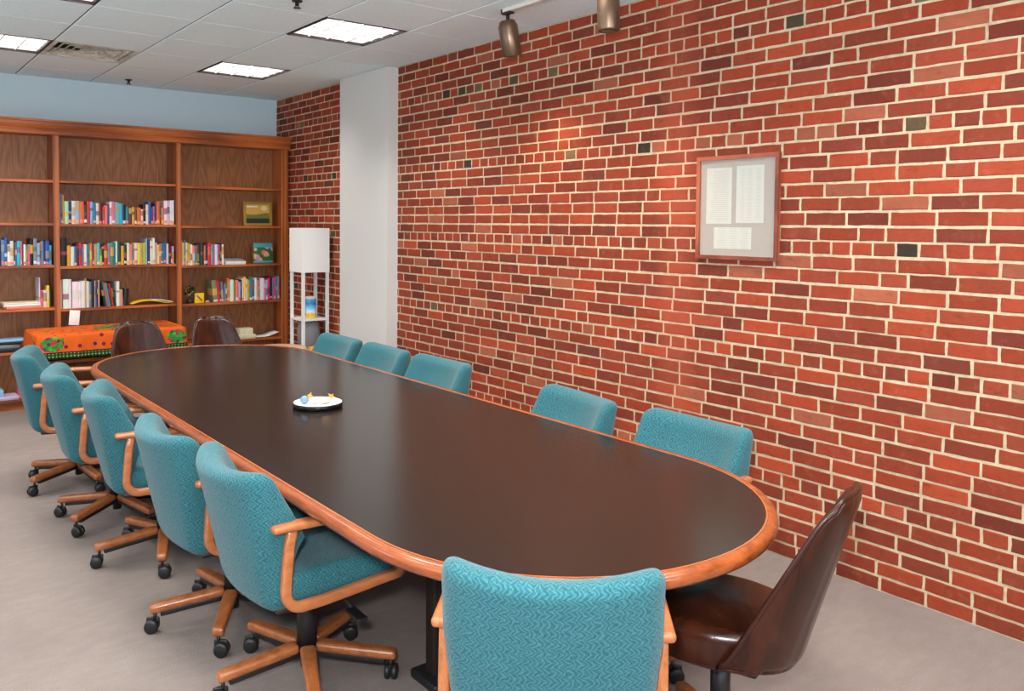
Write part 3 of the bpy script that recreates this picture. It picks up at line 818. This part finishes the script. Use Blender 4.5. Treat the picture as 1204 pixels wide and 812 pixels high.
def book_row(spec, x0, x1, zs, rowname, front=-.30, start_ord=0, lean={}):
    """spec: 'colour width height' triples; widths normalised to fill x0..x1; heights in cm"""
    it = [s.split(':') for s in spec.split()]
    tot = sum(float(a[1]) for a in it); k = (x1-x0)/tot; x = x0
    rnd = random.Random(len(rowname)*7+3)
    for i, a in enumerate(it):
        wd = float(a[1])*k; ht = float(a[2])/100; cn = KEY[a[0]]; col = PAL[cn]
        dp = min(.22, ht*.72)
        st = rnd.choice(['pink', 'peach', 'white', None, None]) if len(a) < 4 else None
        size = 'tall' if ht > .235 else ('short' if ht < .185 else ('thin' if wd < .016 else ('thick' if wd > .03 else 'upright')))
        tl = lean.get(i, 0)
        one_book('book', x+.0004, front+rnd.uniform(-.006, .008), zs+.0003+(abs(math.sin(tl))*wd if tl > 0 else 0), wd-.0008, ht, dp, col, st,
                 f"{size} {cn} book, {ordn(i)} from left {rowname}", 'books '+rowname, tl)
        x += wd
# middle bay upper row (on the 1.597 shelf)
book_row('li:13:26.5 sb:11:26 mu:15:25.5 pg:31:20 na:24:20 cr:31:20.5 lb:32:20.5 or:36:20 dg:24:17 re:26:20.5 lb:22:20 te:25:19.5 cr:25:19 ma:27:19 re:17:16 sa:26:17 pu:15:18 wh:20:20.5 pi:26:20.5 mi:36:20 cy:30:19 bk:26:18 te:26:16 ma:25:16 mu:22:16 br:22:16 or:32:15.5 cr:20:14 bk:24:18.5 cr:22:18.5 bl:24:21 pu:17:16 pi:14:17 na:15:20 or:28:21.5 br:17:16 or:22:16 wh:28:22.5 li:24:22.5 wh:17:22.5 wh:22:23',
         -2.166, -1.174, HS[1][4], 'in the top row of the middle bay')
# middle bay lower row
book_row('bk:52:25 mu:34:18 wh:32:17 te:18:17.5 ma:22:20 re:26:20.5 sb:20:17 cr:26:19 te:28:19 or:24:20 br:16:18 ta:28:19 mi:28:20 lm:18:15 bk:20:17 re:32:18 gy:26:20 sg:34:20.5 te:20:20 wh:18:21.5 dg:34:21 mu:28:17.5 bk:26:18.5 cr:26:20 sa:26:18.5 gy:20:18 cr:32:20 ye:32:20 ta:20:19.5 lm:34:20 lb:14:24 na:24:22 cr:28:22 wh:22:24.5 ta:26:20 cr:20:18 or:16:19 sg:24:19.5 bl:30:20 cr:26:19 bk:22:15 re:14:17 li:22:16.5',
         -2.155, -1.174, HS[1][3], 'in the second row of the middle bay')
# left bay row (1.24 shelf) - visible part runs from x=-2.64
book_row('dg:20:19 re:26:18 bk:26:22 na:22:20 sb:30:22 bl:24:24 wh:26:18 cr:30:21 br:14:20 te:18:20 cy:30:21 pi:16:21 ma:12:20 wh:22:18 sg:16:17 pi:22:18 bk:28:23 gy:34:23 lb:26:19 or:14:20 sb:22:21 na:18:20 bl:36:21 cy:20:17',
         -2.70, -2.232, HS[0][3], 'in the dense row of the left bay')
# right bay row on 1.206 shelf
book_row('li:14:24 ye:18:22 gy:16:24 cr:18:22 mu:24:21 wh:22:20 sa:24:19 sg:20:19 ma:20:20 bk:14:20 dg:34:21 or:14:19 na:22:20 re:34:21.5 pi:12:20 sb:24:20 wh:26:20 lb:14:20 re:18:20 bk:14:21 wh:22:20',
         -1.112, -.690, HS[2][3], 'in the left group above the plant shelf')
# right bay row on .838 shelf
book_row('ol:44:21.5 re:22:21.5 br:16:21 sb:22:20 gy:18:18 te:16:18 or:24:23 wh:42:21.5 ol:20:20 sa:30:21 li:24:19 bk:12:21 cr:24:22.5 ye:18:24 cr:16:22 mu:22:21 te:30:22 bl:22:20 wh:24:22.5 sa:24:20 gy:12:21 wh:42:22 pi:22:20 lb:14:20 mg:24:22 bk:30:23 sb:12:22 mg:24:22.5 te:20:23 gy:20:23.5',
         -.795, -.110, HS[2][2], 'in the right bay row beside the plant', lean={0: -.10, 1: -.09, 2: -.08, 3: -.05})
# middle bay .85 shelf: white volumes and magazines
book_row('wh:14:25.5:n gy:10:25.5:n wh:56:26:n wh:22:26:n gy:10:26:n wh:60:23.5:n wh:30:23.5:n wh:36:24:n ta:14:26:n cr:28:23.5:n sb:22:23:n bk:30:24.5:n cr:10:24:n pu:16:23.5:n na:8:23:n ta:18:24:n',
         -2.166, -1.842, HS[1][2], 'among the white volumes of the middle bay')
book_row('bk:18:23:n te:14:22:n pi:10:22:n gy:16:21.5:n dg:18:21.5:n re:16:21:n bk:14:22.5:n', -1.803, -1.705, HS[1][2], 'leaning beside the white volumes', lean={i: -.16 for i in range(7)})
book_row('wh:26:22.5:n ta:26:15:n pi:8:14:n bk:36:15.5:n', -1.700, -1.600, HS[1][2], 'after the leaning books', lean={3: .08})
# left bay .868 shelf, upright group
book_row('wh:10:26:n pi:24:15:n cr:30:15:n ye:24:19:n dg:16:15:n', -2.330, -2.235, HS[0][2], 'upright behind the lying red and white books', front=-.28)
def lying(name, cx, cy, z, w_, d_, h_, col, rz, label, group=None, cat='book'):
    m = MB(); c = .0015
    m.box(-w_/2, w_/2, -d_/2, d_/2, 0, c); m.box(-w_/2, w_/2, -d_/2, d_/2, h_-c, h_)
    n = 4; sp = [(x, -d_/2-.003*math.sin(PI*i/n), h_*i/n) for x in (-w_/2, w_/2) for i in range(n+1)]
    m.add(sp, [(i, n+1+i, n+2+i, i+1) for i in range(n)])
    m.box(-w_/2+.003, w_/2-.003, -d_/2+.001, d_/2-.003, c, h_-c, 1)
    o = m.build(name, [M['cover'], M['pages']]); o.location = (cx, cy, z); o.rotation_euler = (0, 0, rz); o.color = srgb(*PAL[col] if isinstance(col, str) else col)
    return tag(o, label, cat, group)
z = HS[0][2]+.0004
lying('book', -2.46, -.25, z, .27, .19, .022, 'salmon', .02, 'lying coral book at the bottom of the pile in the left bay', 'lying books in the left bay')
lying('book', -2.47, -.25, z+.0222, .28, .19, .018, 'white', -.02, 'lying white book in the middle of the pile in the left bay', 'lying books in the left bay')
lying('book', -2.475, -.25, z+.0404, .28, .18, .014, 'cream', .03, 'lying cream book topmost in the pile in the left bay', 'lying books in the left bay')
z = HS[0][1]+.0004
lying('book', -2.63, -.24, z, .26, .2, .035, 'black', .0, 'black book at the bottom of the pile beside the farthest teal chair', 'lying books on the lower left shelf')
lying('book', -2.62, -.24, z+.0352, .24, .2, .03, 'grey', .05, 'grey book in the pile beside the farthest teal chair', 'lying books on the lower left shelf')
lying('book', -2.61, -.24, z+.0654, .25, .2, .025, 'black', -.03, 'dark book third up in the pile beside the farthest teal chair', 'lying books on the lower left shelf')
lying('book', -2.59, -.25, z+.0906, .27, .2, .018, 'light blue', .02, 'pale blue book topmost beside the farthest teal chair', 'lying books on the lower left shelf')
z = HS[0][0]+.0004
lying('paper_stack', -2.66, -.26, z, .30, .17, .03, 'lilac', .04, 'white paper stack on the bottom shelf at the left edge', None, 'paper stack')
lying('storage_box', -2.70, -.25, z+.0304, .16, .14, .055, 'light blue', .0, 'small pale box on the paper stack at the left edge', None, 'box')
one_book('book', -2.50, -.30, z, .014, .16, .14, PAL['pink'], None, 'pink spined book standing alone on the bottom left shelf', None)
# right bay flat stack and face-out book
z = HS[2][3]+.0004
lying('book', -.585, -.27, z, .20, .15, .030, 'white', .0, 'thick white book at the bottom of the small lying pile', 'lying books in the right bay')
lying('book', -.59, -.27, z+.0302, .18, .14, .014, 'tan', .06, 'thin tan book in the middle of the small lying pile', 'lying books in the right bay')
lying('book', -.60, -.27, z+.0444, .16, .13, .014, 'slate blue', -.05, 'thin blue book topmost on the small lying pile', 'lying books in the right bay')
z = HS[2][1]+.0004
lying('storage_box', -.47, -.24, z, .20, .15, .040, 'cream', 0, 'flat cream box under the smaller cream box on the low shelf', None, 'box')
lying('storage_box', -.465, -.24, z+.0402, .14, .12, .062, (232, 226, 190), 0, 'small cream box on top of the flat cream box', None, 'box')
def curled(name, x0, x1, y0, y1, z, hump, mats, label, cat, n=14, rz=0, th=.002, amp=1.0):
    m = MB(); vs = []; fs = []
    for q in (0, 1):
        for i in range(n+1):
            t = i/n; zz = z+.0008+hump(t)*amp+(th if q else 0)
            for y in (y0, y1): vs.append((x0+(x1-x0)*t, y, zz))
    B = 2*(n+1)
    for i in range(n):
        a = 2*i
        fs.append((B+a, B+a+2, B+a+3, B+a+1)); fs.append((a, a+1, a+3, a+2)); fs.append((a, a+2, B+a+2, B+a)); fs.append((a+1, B+a+1, B+a+3, a+3))
    fs.append((0, B, B+1, 1)); fs.append((2*n, 2*n+1, B+2*n+1, B+2*n))
    m.add(vs, fs, 0, True); o = m.build(name, mats); return tag(o, label, cat)
curled('loose_papers', -.36, -.12, -.32, -.13, HS[2][1], lambda t: .006+.045*max(0, (t-.45)/.55)**1.5*(1 if t < .9 else .8), M['white'], 'loose white papers curling up beside the cream boxes', 'papers', th=.006)
mg = curled('magazine', -1.575, -1.20, -.33, -.14, HS[1][2], lambda t: .004+.026*math.sin(PI*min(1, t*1.25))**1.0*(1 if t < .8 else 1)+.004, [plain('yellow_magazine_cover', srgb(222, 178, 34), .35)], 'open yellow magazine lying face down right of the leaning books', 'magazine', th=.008)
curled('pages', -1.43, -1.19, -.325, -.135, HS[1][2]+.012, lambda t: .024*math.sin(PI*min(1, .35+t*.62)), M['white'], None, None, th=.003).parent = mg
# framed picture and face-out book
def nodes_picture():
    g = G('golden_field_print'); v = g.coord('Generated'); x, y, z = g.sep(v)
    nz = g.noise(g.coord('Generated', (14, 1, 3)), 2, 3)
    hill = g.math('MULTIPLY_ADD', g.math('SINE', g.math('MULTIPLY', x, 5)), -.05, .50)
    fld = g.math('LESS_THAN', z, hill)
    sky = srgb(214, 166, 78); grn = g.mix(nz, srgb(38, 62, 38), srgb(150, 150, 64))
    col = g.mix(fld, sky, grn)
    low = g.math('LESS_THAN', z, g.math('MULTIPLY_ADD', nz, .15, .18)); col = g.mix(low, col, srgb(26, 48, 38))
    dx = g.math('SUBTRACT', x, .78); dz = g.math('SUBTRACT', z, .80)
    sun = g.math('LESS_THAN', g.math('ADD', g.math('MULTIPLY', dx, dx), g.math('MULTIPLY', dz, dz)), .018)
    col = g.mix(sun, col, srgb(236, 212, 150))
    bar = g.math('MULTIPLY', g.math('LESS_THAN', g.math('ABSOLUTE', g.math('SUBTRACT', x, .28)), .24), g.math('LESS_THAN', g.math('ABSOLUTE', g.math('SUBTRACT', z, .88)), .045))
    return g.fin(g.mix(bar, col, srgb(240, 230, 196)), .4)
def gframe():
    root = empty('framed_picture', (-.292, -.20, HS[2][4]+.0028)); root.rotation_euler = (-.10, 0, -.04)
    w_, h_ = .30, .245; b = .026; m = MB()
    m.box(-w_/2, -w_/2+b, 0, .02, 0, h_); m.box(w_/2-b, w_/2, 0, .02, 0, h_); m.box(-w_/2+b, w_/2-b, 0, .02, 0, b); m.box(-w_/2+b, w_/2-b, 0, .02, h_-b, h_)
    m.box(-w_/2, w_/2, .016, .022, .001, h_)
    m.build('frame', plain('gold_picture_frame', srgb(176, 142, 62), .35, .5, .3), root)
    MB().box(-w_/2+b, w_/2-b, .008, .012, b, h_-b).build('print', nodes_picture(), root)
    tag(root, 'small gold framed print of a field on the right bay shelf', 'picture frame')
gframe()
def floral():
    g = G('flower_cover_print'); v = g.coord('Generated', (3.4, 3.4, 3.4)); vo = g.n.new('ShaderNodeTexVoronoi'); g.put(vo.inputs['Vector'], v); vo.inputs['Scale'].default_value = 1.0
    h = g.node('ShaderNodeSeparateColor', i_0=vo.outputs['Color'])
    c = g.ramp(h, [(.0, srgb(226, 120, 160)), (.25, srgb(224, 190, 60)), (.5, srgb(150, 160, 210)), (.75, srgb(220, 96, 60)), (1, srgb(236, 170, 190))])
    col = g.mix(g.math('GREATER_THAN', vo.outputs['Distance'], .5), c, srgb(52, 104, 52))
    x, y, z = g.sep(g.coord('Generated'))
    col = g.mix(g.math('GREATER_THAN', z, .78), col, srgb(84, 176, 182)); col = g.mix(g.math('LESS_THAN', z, .10), col, srgb(84, 176, 182))
    return g.fin(col, .4)
o = MB().rbox((.205, .022, .205), (0, .012, .1045), .003, (1, 1, 1), 1).build('picture_book', floral())
o.location = (-.245, -.225, HS[2][3]+.0028); o.rotation_euler = (-.10, 0, -.03); tag(o, 'square flowery picture book standing face out in the right bay', 'book')
# plant-like ornament, yellow card and shell on the .838 shelf
def ornament():
    root = empty('wreath_ornament', (-1.020, -.27, HS[2][2])); rnd = random.Random(5)
    MB().lathe([(0, 0), (.03, 0), (.034, .02), (.028, .045), (0, .045)], 16).build('pot', plain('dark_pot', srgb(44, 44, 34), .5), root)
    cl = [plain('dark_green_leaf', srgb(30, 42, 34), .45), plain('gold_leaf', srgb(150, 130, 44), .45)]
    m = MB()
    for k in range(90):
        a = rnd.uniform(0, 6.28); el = rnd.uniform(-.5, 1.4); r = rnd.uniform(.03, .058)
        c = Vector((math.cos(a)*math.cos(el)*r, math.sin(a)*math.cos(el)*r, .105+math.sin(el)*r*1.15))
        d = Vector((rnd.uniform(-1, 1), rnd.uniform(-1, 1), rnd.uniform(-1, 1))).normalized(); e = d.cross(Vector((.3, .2, 1))).normalized(); n_ = d.cross(e)
        L, W = rnd.uniform(.016, .026), rnd.uniform(.008, .014)
        m.add([c-d*L, c-e*W+n_*.003, c+d*L, c+e*W+n_*.003, c-n_*.003], [(0, 1, 2), (0, 2, 3), (0, 4, 1), (1, 4, 2), (2, 4, 3), (3, 4, 0)], 0 if rnd.random() < .68 else 1)
    m.build('leaves', cl, root)
    m = MB(); m.sweep([(0, 0, .04), (.004, .003, .08), (0, 0, .12)], .006, .006, (0, 1, 0)); m.build('stem', cl[0], root)
    tag(root, 'small dark leafy ornament with gold leaves beside the divider', 'ornament')
ornament()
def ycard():
    g = G('yellow_card'); x, y, z = g.sep(g.coord('Generated'))
    d = g.math('ABSOLUTE', g.math('SUBTRACT', g.math('ADD', x, z), 1.0)); m_ = g.math('MULTIPLY', g.math('LESS_THAN', d, .12), g.math('LESS_THAN', g.math('ABSOLUTE', g.math('SUBTRACT', x, .5)), .28))
    mm = g.fin(g.mix(m_, srgb(236, 196, 20), srgb(150, 60, 60)), .4)
    o = MB().rbox((.088, .03, .095), (0, 0, .048), .003, (1, 1, 1), 1).build('yellow_box', mm)
    o.location = (-.935, -.29, HS[2][2]); o.rotation_euler = (0, 0, -.1); tag(o, 'small yellow box with a reddish mark beside the leafy ornament', 'box')
ycard()
def shell(name, r, ribs, mat, loc, label, parent=None, flat=.6, cat='shell'):
    m = MB(); vs = []; fs = []; NA, NB = 40, 10
    for i in range(NA):
        a = 2*PI*i/NA
        for j in range(NB+1):
            b = -PI/2+PI*j/NB; rr = r*(1+.06*math.cos(a*ribs))
            vs.append((rr*math.cos(b)*math.cos(a), rr*math.cos(b)*math.sin(a)*.85, r*flat*(math.sin(b)+1)))
    for i in range(NA):
        for j in range(NB): fs.append((i*(NB+1)+j, ((i+1) % NA)*(NB+1)+j, ((i+1) % NA)*(NB+1)+j+1, i*(NB+1)+j+1))
    m.add(vs, fs, 0, True); o = m.build(name, mat, parent); o.location = loc
    if label: tag(o, label, cat)
    return o
shell('seashell', .02, 9, plain('pinkish_shell', srgb(214, 160, 146), .5), (-.862, -.31, HS[2][2]), 'small pinkish shell beside the yellow box')

# ------------------------------------------------------------------ cloth-covered low table
def cloth_mat():
    g = G('orange_patterned_cloth'); v = g.coord('Object'); x, y, z = g.sep(v)
    uv = g.coord('UV'); u, t, _ = g.sep(uv)
    vo = g.n.new('ShaderNodeTexVoronoi'); vo.voronoi_dimensions = '2D'; g.put(vo.inputs['Vector'], uv); vo.inputs['Scale'].default_value = 11.0
    dots = g.math('LESS_THAN', vo.outputs['Distance'], .17)
    hue = g.node('ShaderNodeSeparateColor', i_0=vo.outputs['Color'])
    col = g.mix(dots, srgb(206, 90, 32), g.ramp(hue, [(.4, srgb(120, 30, 40)), (.6, srgb(60, 40, 90)), (.8, srgb(50, 130, 30))]))
    vm = g.n.new('ShaderNodeTexVoronoi'); vm.voronoi_dimensions = '2D'; g.put(vm.inputs['Vector'], uv); vm.inputs['Scale'].default_value = 42.0
    hm = g.node('ShaderNodeSeparateColor', i_0=vm.outputs['Color'])
    med = g.ramp(hm, [(0, srgb(30, 120, 40)), (.4, srgb(60, 170, 50)), (.6, srgb(60, 30, 90)), (.8, srgb(190, 50, 60)), (1, srgb(30, 60, 50))])
    for (mx, mz, rx, rz, top) in ((-1.37, .625, .085, .058, 0), (-2.36, .63, .09, .06, 0), (-1.80, -.66, .17, .13, 1)):
        a = g.math('DIVIDE', g.math('SUBTRACT', x, mx), rx); b = g.math('DIVIDE', g.math('SUBTRACT', y if top else z, mz), rz)
        ins = g.math('LESS_THAN', g.math('ADD', g.math('MULTIPLY', a, a), g.math('MULTIPLY', b, b)), 1.0)
        gate = g.math('GREATER_THAN', z, .69) if top else g.math('LESS_THAN', z, .69)
        col = g.mix(g.math('MULTIPLY', ins, gate), col, med)
    # checked border near the hem
    cu = g.math('PINGPONG', g.math('ADD', u, 9.0), .0135); cz = g.math('PINGPONG', g.math('ADD', z, 9.0), .0135)
    ck = g.math('LESS_THAN', g.math('ADD', cu, cz), .0055)
    ck2 = g.math('GREATER_THAN', g.math('ADD', cu, cz), .019)
    bc_ = g.mix(ck, srgb(40, 92, 28), srgb(214, 190, 190)); bc_ = g.mix(ck2, bc_, srgb(54, 34, 30))
    col = g.mix(g.math('LESS_THAN', z, .557), col, bc_)
    ed = g.math('MULTIPLY', g.math('LESS_THAN', z, .567), g.math('GREATER_THAN', z, .557)); col = g.mix(ed, col, srgb(40, 30, 40))
    return g.fin(col, .85, .1)
def cloth_table():
    root = empty('low_table', (0, 0, 0)); x0, x1, y0, y1 = -2.45, -1.30, -.96, -.41
    MB().rbox((x1-x0, y1-y0, .03), ((x0+x1)/2, (y0+y1)/2, .672), .006, (1, 1, 1), 2).build('table_top', M['edge_wood'], root)
    MB().rbox((x1-x0-.04, y1-y0-.06, .028), ((x0+x1)/2, (y0+y1)/2, .475), .006, (1, 1, 1), 2).build('lower_shelf', M['edge_wood'], root)
    for sx in (x0+.05, x1-.05):
        for sy in (y0+.05, y1-.05): MB().box(sx-.02, sx+.02, sy-.02, sy+.02, 0, .657).build('leg', M['darkwood'], root)
    tag(root, 'low wooden table hidden under the orange cloth before the bookcase', 'table')
    # draped cloth: closed thin shell over the top with wavy skirt
    m = MB(); e = .018
    X0_, X1_, Y0_, Y1_ = x0-e, x1+e, y0-e, y1+.006
    loop = []
    def seg(a, b, n):
        for i in range(n): t = i/n; loop.append((a[0]+(b[0]-a[0])*t, a[1]+(b[1]-a[1])*t))
    r = .03
    seg((X0_+r, Y0_), (X1_-r, Y0_), 60); seg((X1_-r*.3, Y0_+r*.3), (X1_, Y1_-r), 26); seg((X1_-r*.3, Y1_), (X0_+r, Y1_), 60); seg((X0_, Y1_-r), (X0_+r*.3, Y0_+r*.3), 26)
    K = len(loop); rings = []
    lev = [(.06, .7005, 0), (.012, .7015, 0), (0, .697, 0), (-.004, .685, .15), (-.006, .64, .5), (-.010, .59, .8), (-.014, .535, 1), (-.014, .512, 1.1)]
    cx, cy = (X0_+X1_)/2, (Y0_+Y1_)/2
    for (ins, z, wv) in lev:
        rg = []
        for k, (x, y) in enumerate(loop):
            back = y > Y1_-.01
            dx, dy = (1 if x > cx else -1), (1 if y > cy else -1)
            xi = x-dx*ins*(1 if abs(x-cx) > (X1_-X0_)/2-.06 else 0); yi = y-dy*ins*(1 if abs(y-cy) > (Y1_-Y0_)/2-.06 else 0)
            wav = wv*(.007*math.sin(k*.55)+.005*math.sin(k*1.3+1))
            if not back:
                if abs(y-Y0_) < .02: yi -= wav+.008*wv
                else: xi += dx*(wav+.006*wv)
            elif ins < 0: yi = y
            rg.append((xi, yi, max(z, .60) if back and z < .60 else z))
        rings.append(rg)
    vs = [p for q in rings for p in q]; fs = [tuple(range(K))]
    for i in range(len(rings)-1):
        for k in range(K): fs.append((i*K+k, (i+1)*K+k, (i+1)*K+(k+1) % K, i*K+(k+1) % K))
    m.add(vs, fs, 0, True); o = m.build('patterned_cloth', cloth_mat())
    sd = o.modifiers.new('thickness', 'SOLIDIFY'); sd.thickness = .003; sd.offset = 1
    tag(o, 'bright orange cloth with green medallions draped over the low table', 'cloth')
cloth_table()
o = MB().rbox((.085, .012, .13), (0, 0, .065), .003, (1, 1, 1), 1).build('white_card', M['white'])
o.location = (-2.08, -.40, .7035); o.rotation_euler = (-.06, .10, 0); o.location.z = .709; tag(o, 'small white card standing on the orange cloth', 'card')

# ------------------------------------------------------------------ shelf lamp by the brick wall and its contents
LX, LY, LR = -.190, -1.165, math.radians(0)
def shelf_lamp():
    root = empty('shelf_lamp', (LX, LY, 0), LR); s = .135
    for sx in (-1, 1):
        for sy in (-1, 1):
            MB().box(sx*s-.013*(1+sx), sx*s+.013*(1-sx), sy*s-.013*(1+sy), sy*s+.013*(1-sy), 0, 1.57).build('leg', M['white'], root)
    for z, nm in ((.045, 'shelf'), (.445, 'shelf'), (.735, 'shelf')):
        MB().box(-s+.002, s-.002, -s+.002, s-.002, z-.02, z).build(nm, M['white'], root)
    q = s+.003
    m = MB()
    for (a, b, c, d) in ((-q, q, -q, -q+.003), (-q, q, q-.003, q), (-q, -q+.003, -q+.003, q-.003), (q-.003, q, -q+.003, q-.003)): m.box(a, b, c, d, 1.165, 1.575)
    m.box(-s+.001, s-.001, -s+.001, s-.001, 1.566, 1.571)
    m.build('lamp_shade', M['shade'], root)
    MB().lathe([(0, 1.30), (.02, 1.30), (.03, 1.36), (.03, 1.40), (.015, 1.44), (0, 1.44)], 16).build('bulb', M['white'], root)
    MB().lathe([(0, 1.18), (.014, 1.18), (.014, 1.30), (0, 1.30)], 12).build('socket', M['white'], root)
    MB().box(-s+.002, s-.002, -.012, .012, 1.168, 1.18).build('socket_bar', M['white'], root)
    tag(root, 'white square tower lamp with open shelves beside the bookcase', 'lamp')
shelf_lamp()
def canister():
    g = G('blue_yellow_wrap'); x, y, z = g.sep(g.coord('Object')); nz = g.noise(g.coord('Object'), 22, 2)
    zz = g.math('ADD', z, g.math('MULTIPLY', nz, .05))
    mm = g.fin(g.ramp(g.math('MULTIPLY', zz, 4.6), [(.28, srgb(240, 200, 60)), (.36, srgb(226, 240, 246)), (.55, srgb(120, 196, 232)), (.72, srgb(28, 110, 190)), (.95, srgb(70, 180, 216))]), .35)
    root = empty('wipes_canister', (LX+.005, LY-.02, .7355))
    MB().lathe([(0, 0), (.048, 0), (.05, .004), (.05, .175), (0, .175)], 28).build('can', mm, root)
    MB().lathe([(0, .1755), (.05, .1755), (.05, .195), (.046, .20), (0, .20)], 28).build('lid', plain('white_pink_lid', srgb(238, 222, 216), .4), root)
    tag(root, 'round canister with blue and yellow wrap on the lamp shelf', 'canister')
canister()
root = empty('grey_vase', (LX-.005, LY+.01, .4455))
MB().lathe([(0, 0), (.075, 0), (.098, .05), (.108, .12), (.105, .19), (.09, .235), (.082, .25), (.076, .25), (.09, .20), (.095, .12), (.06, .02), (0, .02)], 32).build('body', plain('matte_grey', srgb(132, 130, 134), .6), root)
tag(root, 'rounded matte grey container on the lower lamp shelf', 'container')
o = MB().rbox((.05, .045, .03), (0, 0, .0155), .006, (1, 1, 1), 2).build('yellow_box', plain('yellow_plastic', srgb(240, 200, 60), .4)); o.location = (LX-.03, LY-.105, .4455)
tag(o, 'small yellow box in front of the grey container on the lamp', 'box')

def side_table():
    root = empty('side_table', (-.575, -1.33, 0))
    MB().lathe([(0, .478), (.24, .478), (.25, .484), (.25, .496), (.245, .50), (0, .50)], 48).build('table_top', plain('tan_laminate', srgb(222, 184, 146), .4), root)
    MB().lathe([(0, .02), (.025, .02), (.025, .477), (0, .477)], 16).build('column', M['blackmetal'], root)
    MB().lathe([(0, 0), (.17, 0), (.17, .008), (.03, .02), (0, .02)], 32).build('base', M['blackmetal'], root)
    tag(root, 'low round tan side table between bookcase and white lamp', 'side table')
side_table()

# ------------------------------------------------------------------ tray with shells on the conference table
TX, TY, TZ = -1.86, -4.70, .7414
root = empty('round_tray', (TX, TY, TZ))
MB().lathe([(0, 0), (.112, 0), (.118, .004), (.120, .022), (.117, .023), (.113, .018), (.110, .012), (0, .012)], 48).build('rim', plain('gloss_black_rim', srgb(16, 16, 18), .15), root)
MB().lathe([(0, .0122), (.1095, .0122), (.1125, .0175), (.1155, .0222), (.108, .0190), (.10, .0170), (0, .0170)], 48).build('tray_face', plain('white_tray_glaze', srgb(244, 242, 236), .3, var=.01), root)
tag(root, 'round white tray with black rim lying on the dark table', 'tray')
zt = TZ+.0172
shell('ribbed_ball', .020, 12, plain('blue_grey_ball', srgb(110, 140, 168), .5), (TX-.065, TY+.010, zt), 'blue grey ribbed ball at the left of the tray', flat=1.0, cat='ball')
shell('seashell', .026, 8, plain('cream_pink_shell', srgb(226, 190, 168), .5), (TX+.022, TY-.036, zt), 'pinkish ribbed seashell in the middle of the tray', flat=.6)
shell('seashell', .024, 7, plain('cream_shell', srgb(240, 226, 200), .5), (TX-.018, TY-.012, zt), 'pale cream seashell left of the pinkish one on the tray', flat=.35)
def star(loc, rz, label, ry=0):
    m = MB(); n = 5; vs = [(0, 0, .016), (0, 0, 0)]
    for i in range(2*n):
        a = PI*i/n; r = .024 if i % 2 == 0 else .009; vs.append((r*math.cos(a), r*math.sin(a), .004))
    fs = [(0, 2+i, 2+(i+1) % (2*n)) for i in range(2*n)]+[(1, 2+(i+1) % (2*n), 2+i) for i in range(2*n)]
    m.add(vs, fs); o = m.build('starfish', plain('orange_starfish', srgb(226, 156, 62), .6)); o.location = loc; o.rotation_euler = (0, ry, rz); tag(o, label, 'starfish')
star((TX-.015, TY+.050, zt+.022), .3, 'small orange starfish at the left rear of the tray', -1.1)
star((TX+.065, TY-.010, zt+.022), .9, 'small orange starfish leaning at the right of the tray', 1.1)

# ------------------------------------------------------------------ framed documents on the brick wall
def docs():
    root = empty('framed_documents', (-.012, -5.724, 1.718)); w_, h_ = .245, .268; b = .020
    fr = wood('frame_wood', srgb(176, 96, 66), srgb(150, 76, 52), srgb(112, 54, 38), (20, 4, 4), .3)
    m = MB()
    for (a, c, d, e) in ((-w_, -w_+b, -h_, h_), (w_-b, w_, -h_, h_), (-w_+b, w_-b, -h_, -h_+b), (-w_+b, w_-b, h_-b, h_)):
        m.box(-.016, .006, a, c, d, e)
    m.build('frame', fr, root)
    MB().box(-.004, .000, -w_+b, w_-b, -h_+b, h_-b).build('mat_board', plain('beige_mat', srgb(176, 163, 151), .8), root)
    pap = plain('aged_paper', srgb(204, 200, 188), .8, var=.03); ink = plain('faded_ink', srgb(176, 170, 158), .8)
    rnd = random.Random(4)
    def sheet(yc, zc, w2, h2, cols, rows):
        m = MB().box(-.0052, -.0041, yc-w2, yc+w2, zc-h2, zc+h2)
        s = m.build('document', pap, root); t = MB()
        for r in range(rows):
            zz = zc+h2*.88-2*h2*.88*r/(rows-1)
            for (a, c) in cols:
                l = rnd.uniform(.75, 1)*(c-a); ya = yc-w2+2*w2*a; t.box(-.0056, -.0053, ya, ya+2*w2*l, zz-.0009, zz+.0009)
        t.build('faint_print', ink, s)
    # looking at the wall from the room, image left is +Y
    sheet(.108, .062, .078, .145, [(.12, .88)], 26)
    sheet(-.078, .066, .080, .145, [(.1, .3), (.42, .62), (.7, .85)], 24)
    sheet(.022, -.158, .113, .056, [(.08, .3), (.38, .6), (.68, .9)], 9)
    g = G('picture_glass'); g.n.remove(g.b)
    fr_ = .055; tb = g.node('ShaderNodeBsdfTransparent'); gl = g.node('ShaderNodeBsdfGlossy', i_Roughness=.03)
    mx = g.n.new('ShaderNodeMixShader'); g.put(mx.inputs[0], fr_); g.put(mx.inputs[1], tb); g.put(mx.inputs[2], gl)
    g.put(g.n['Material Output'].inputs[0], mx.outputs[0]); gm = g.m
    MB().box(-.0080, -.0070, -w_+b, w_-b, -h_+b, h_-b).build('glass_pane', gm, root)
    tag(root, 'wood framed set of three documents on the brick wall', 'framed documents')
docs()
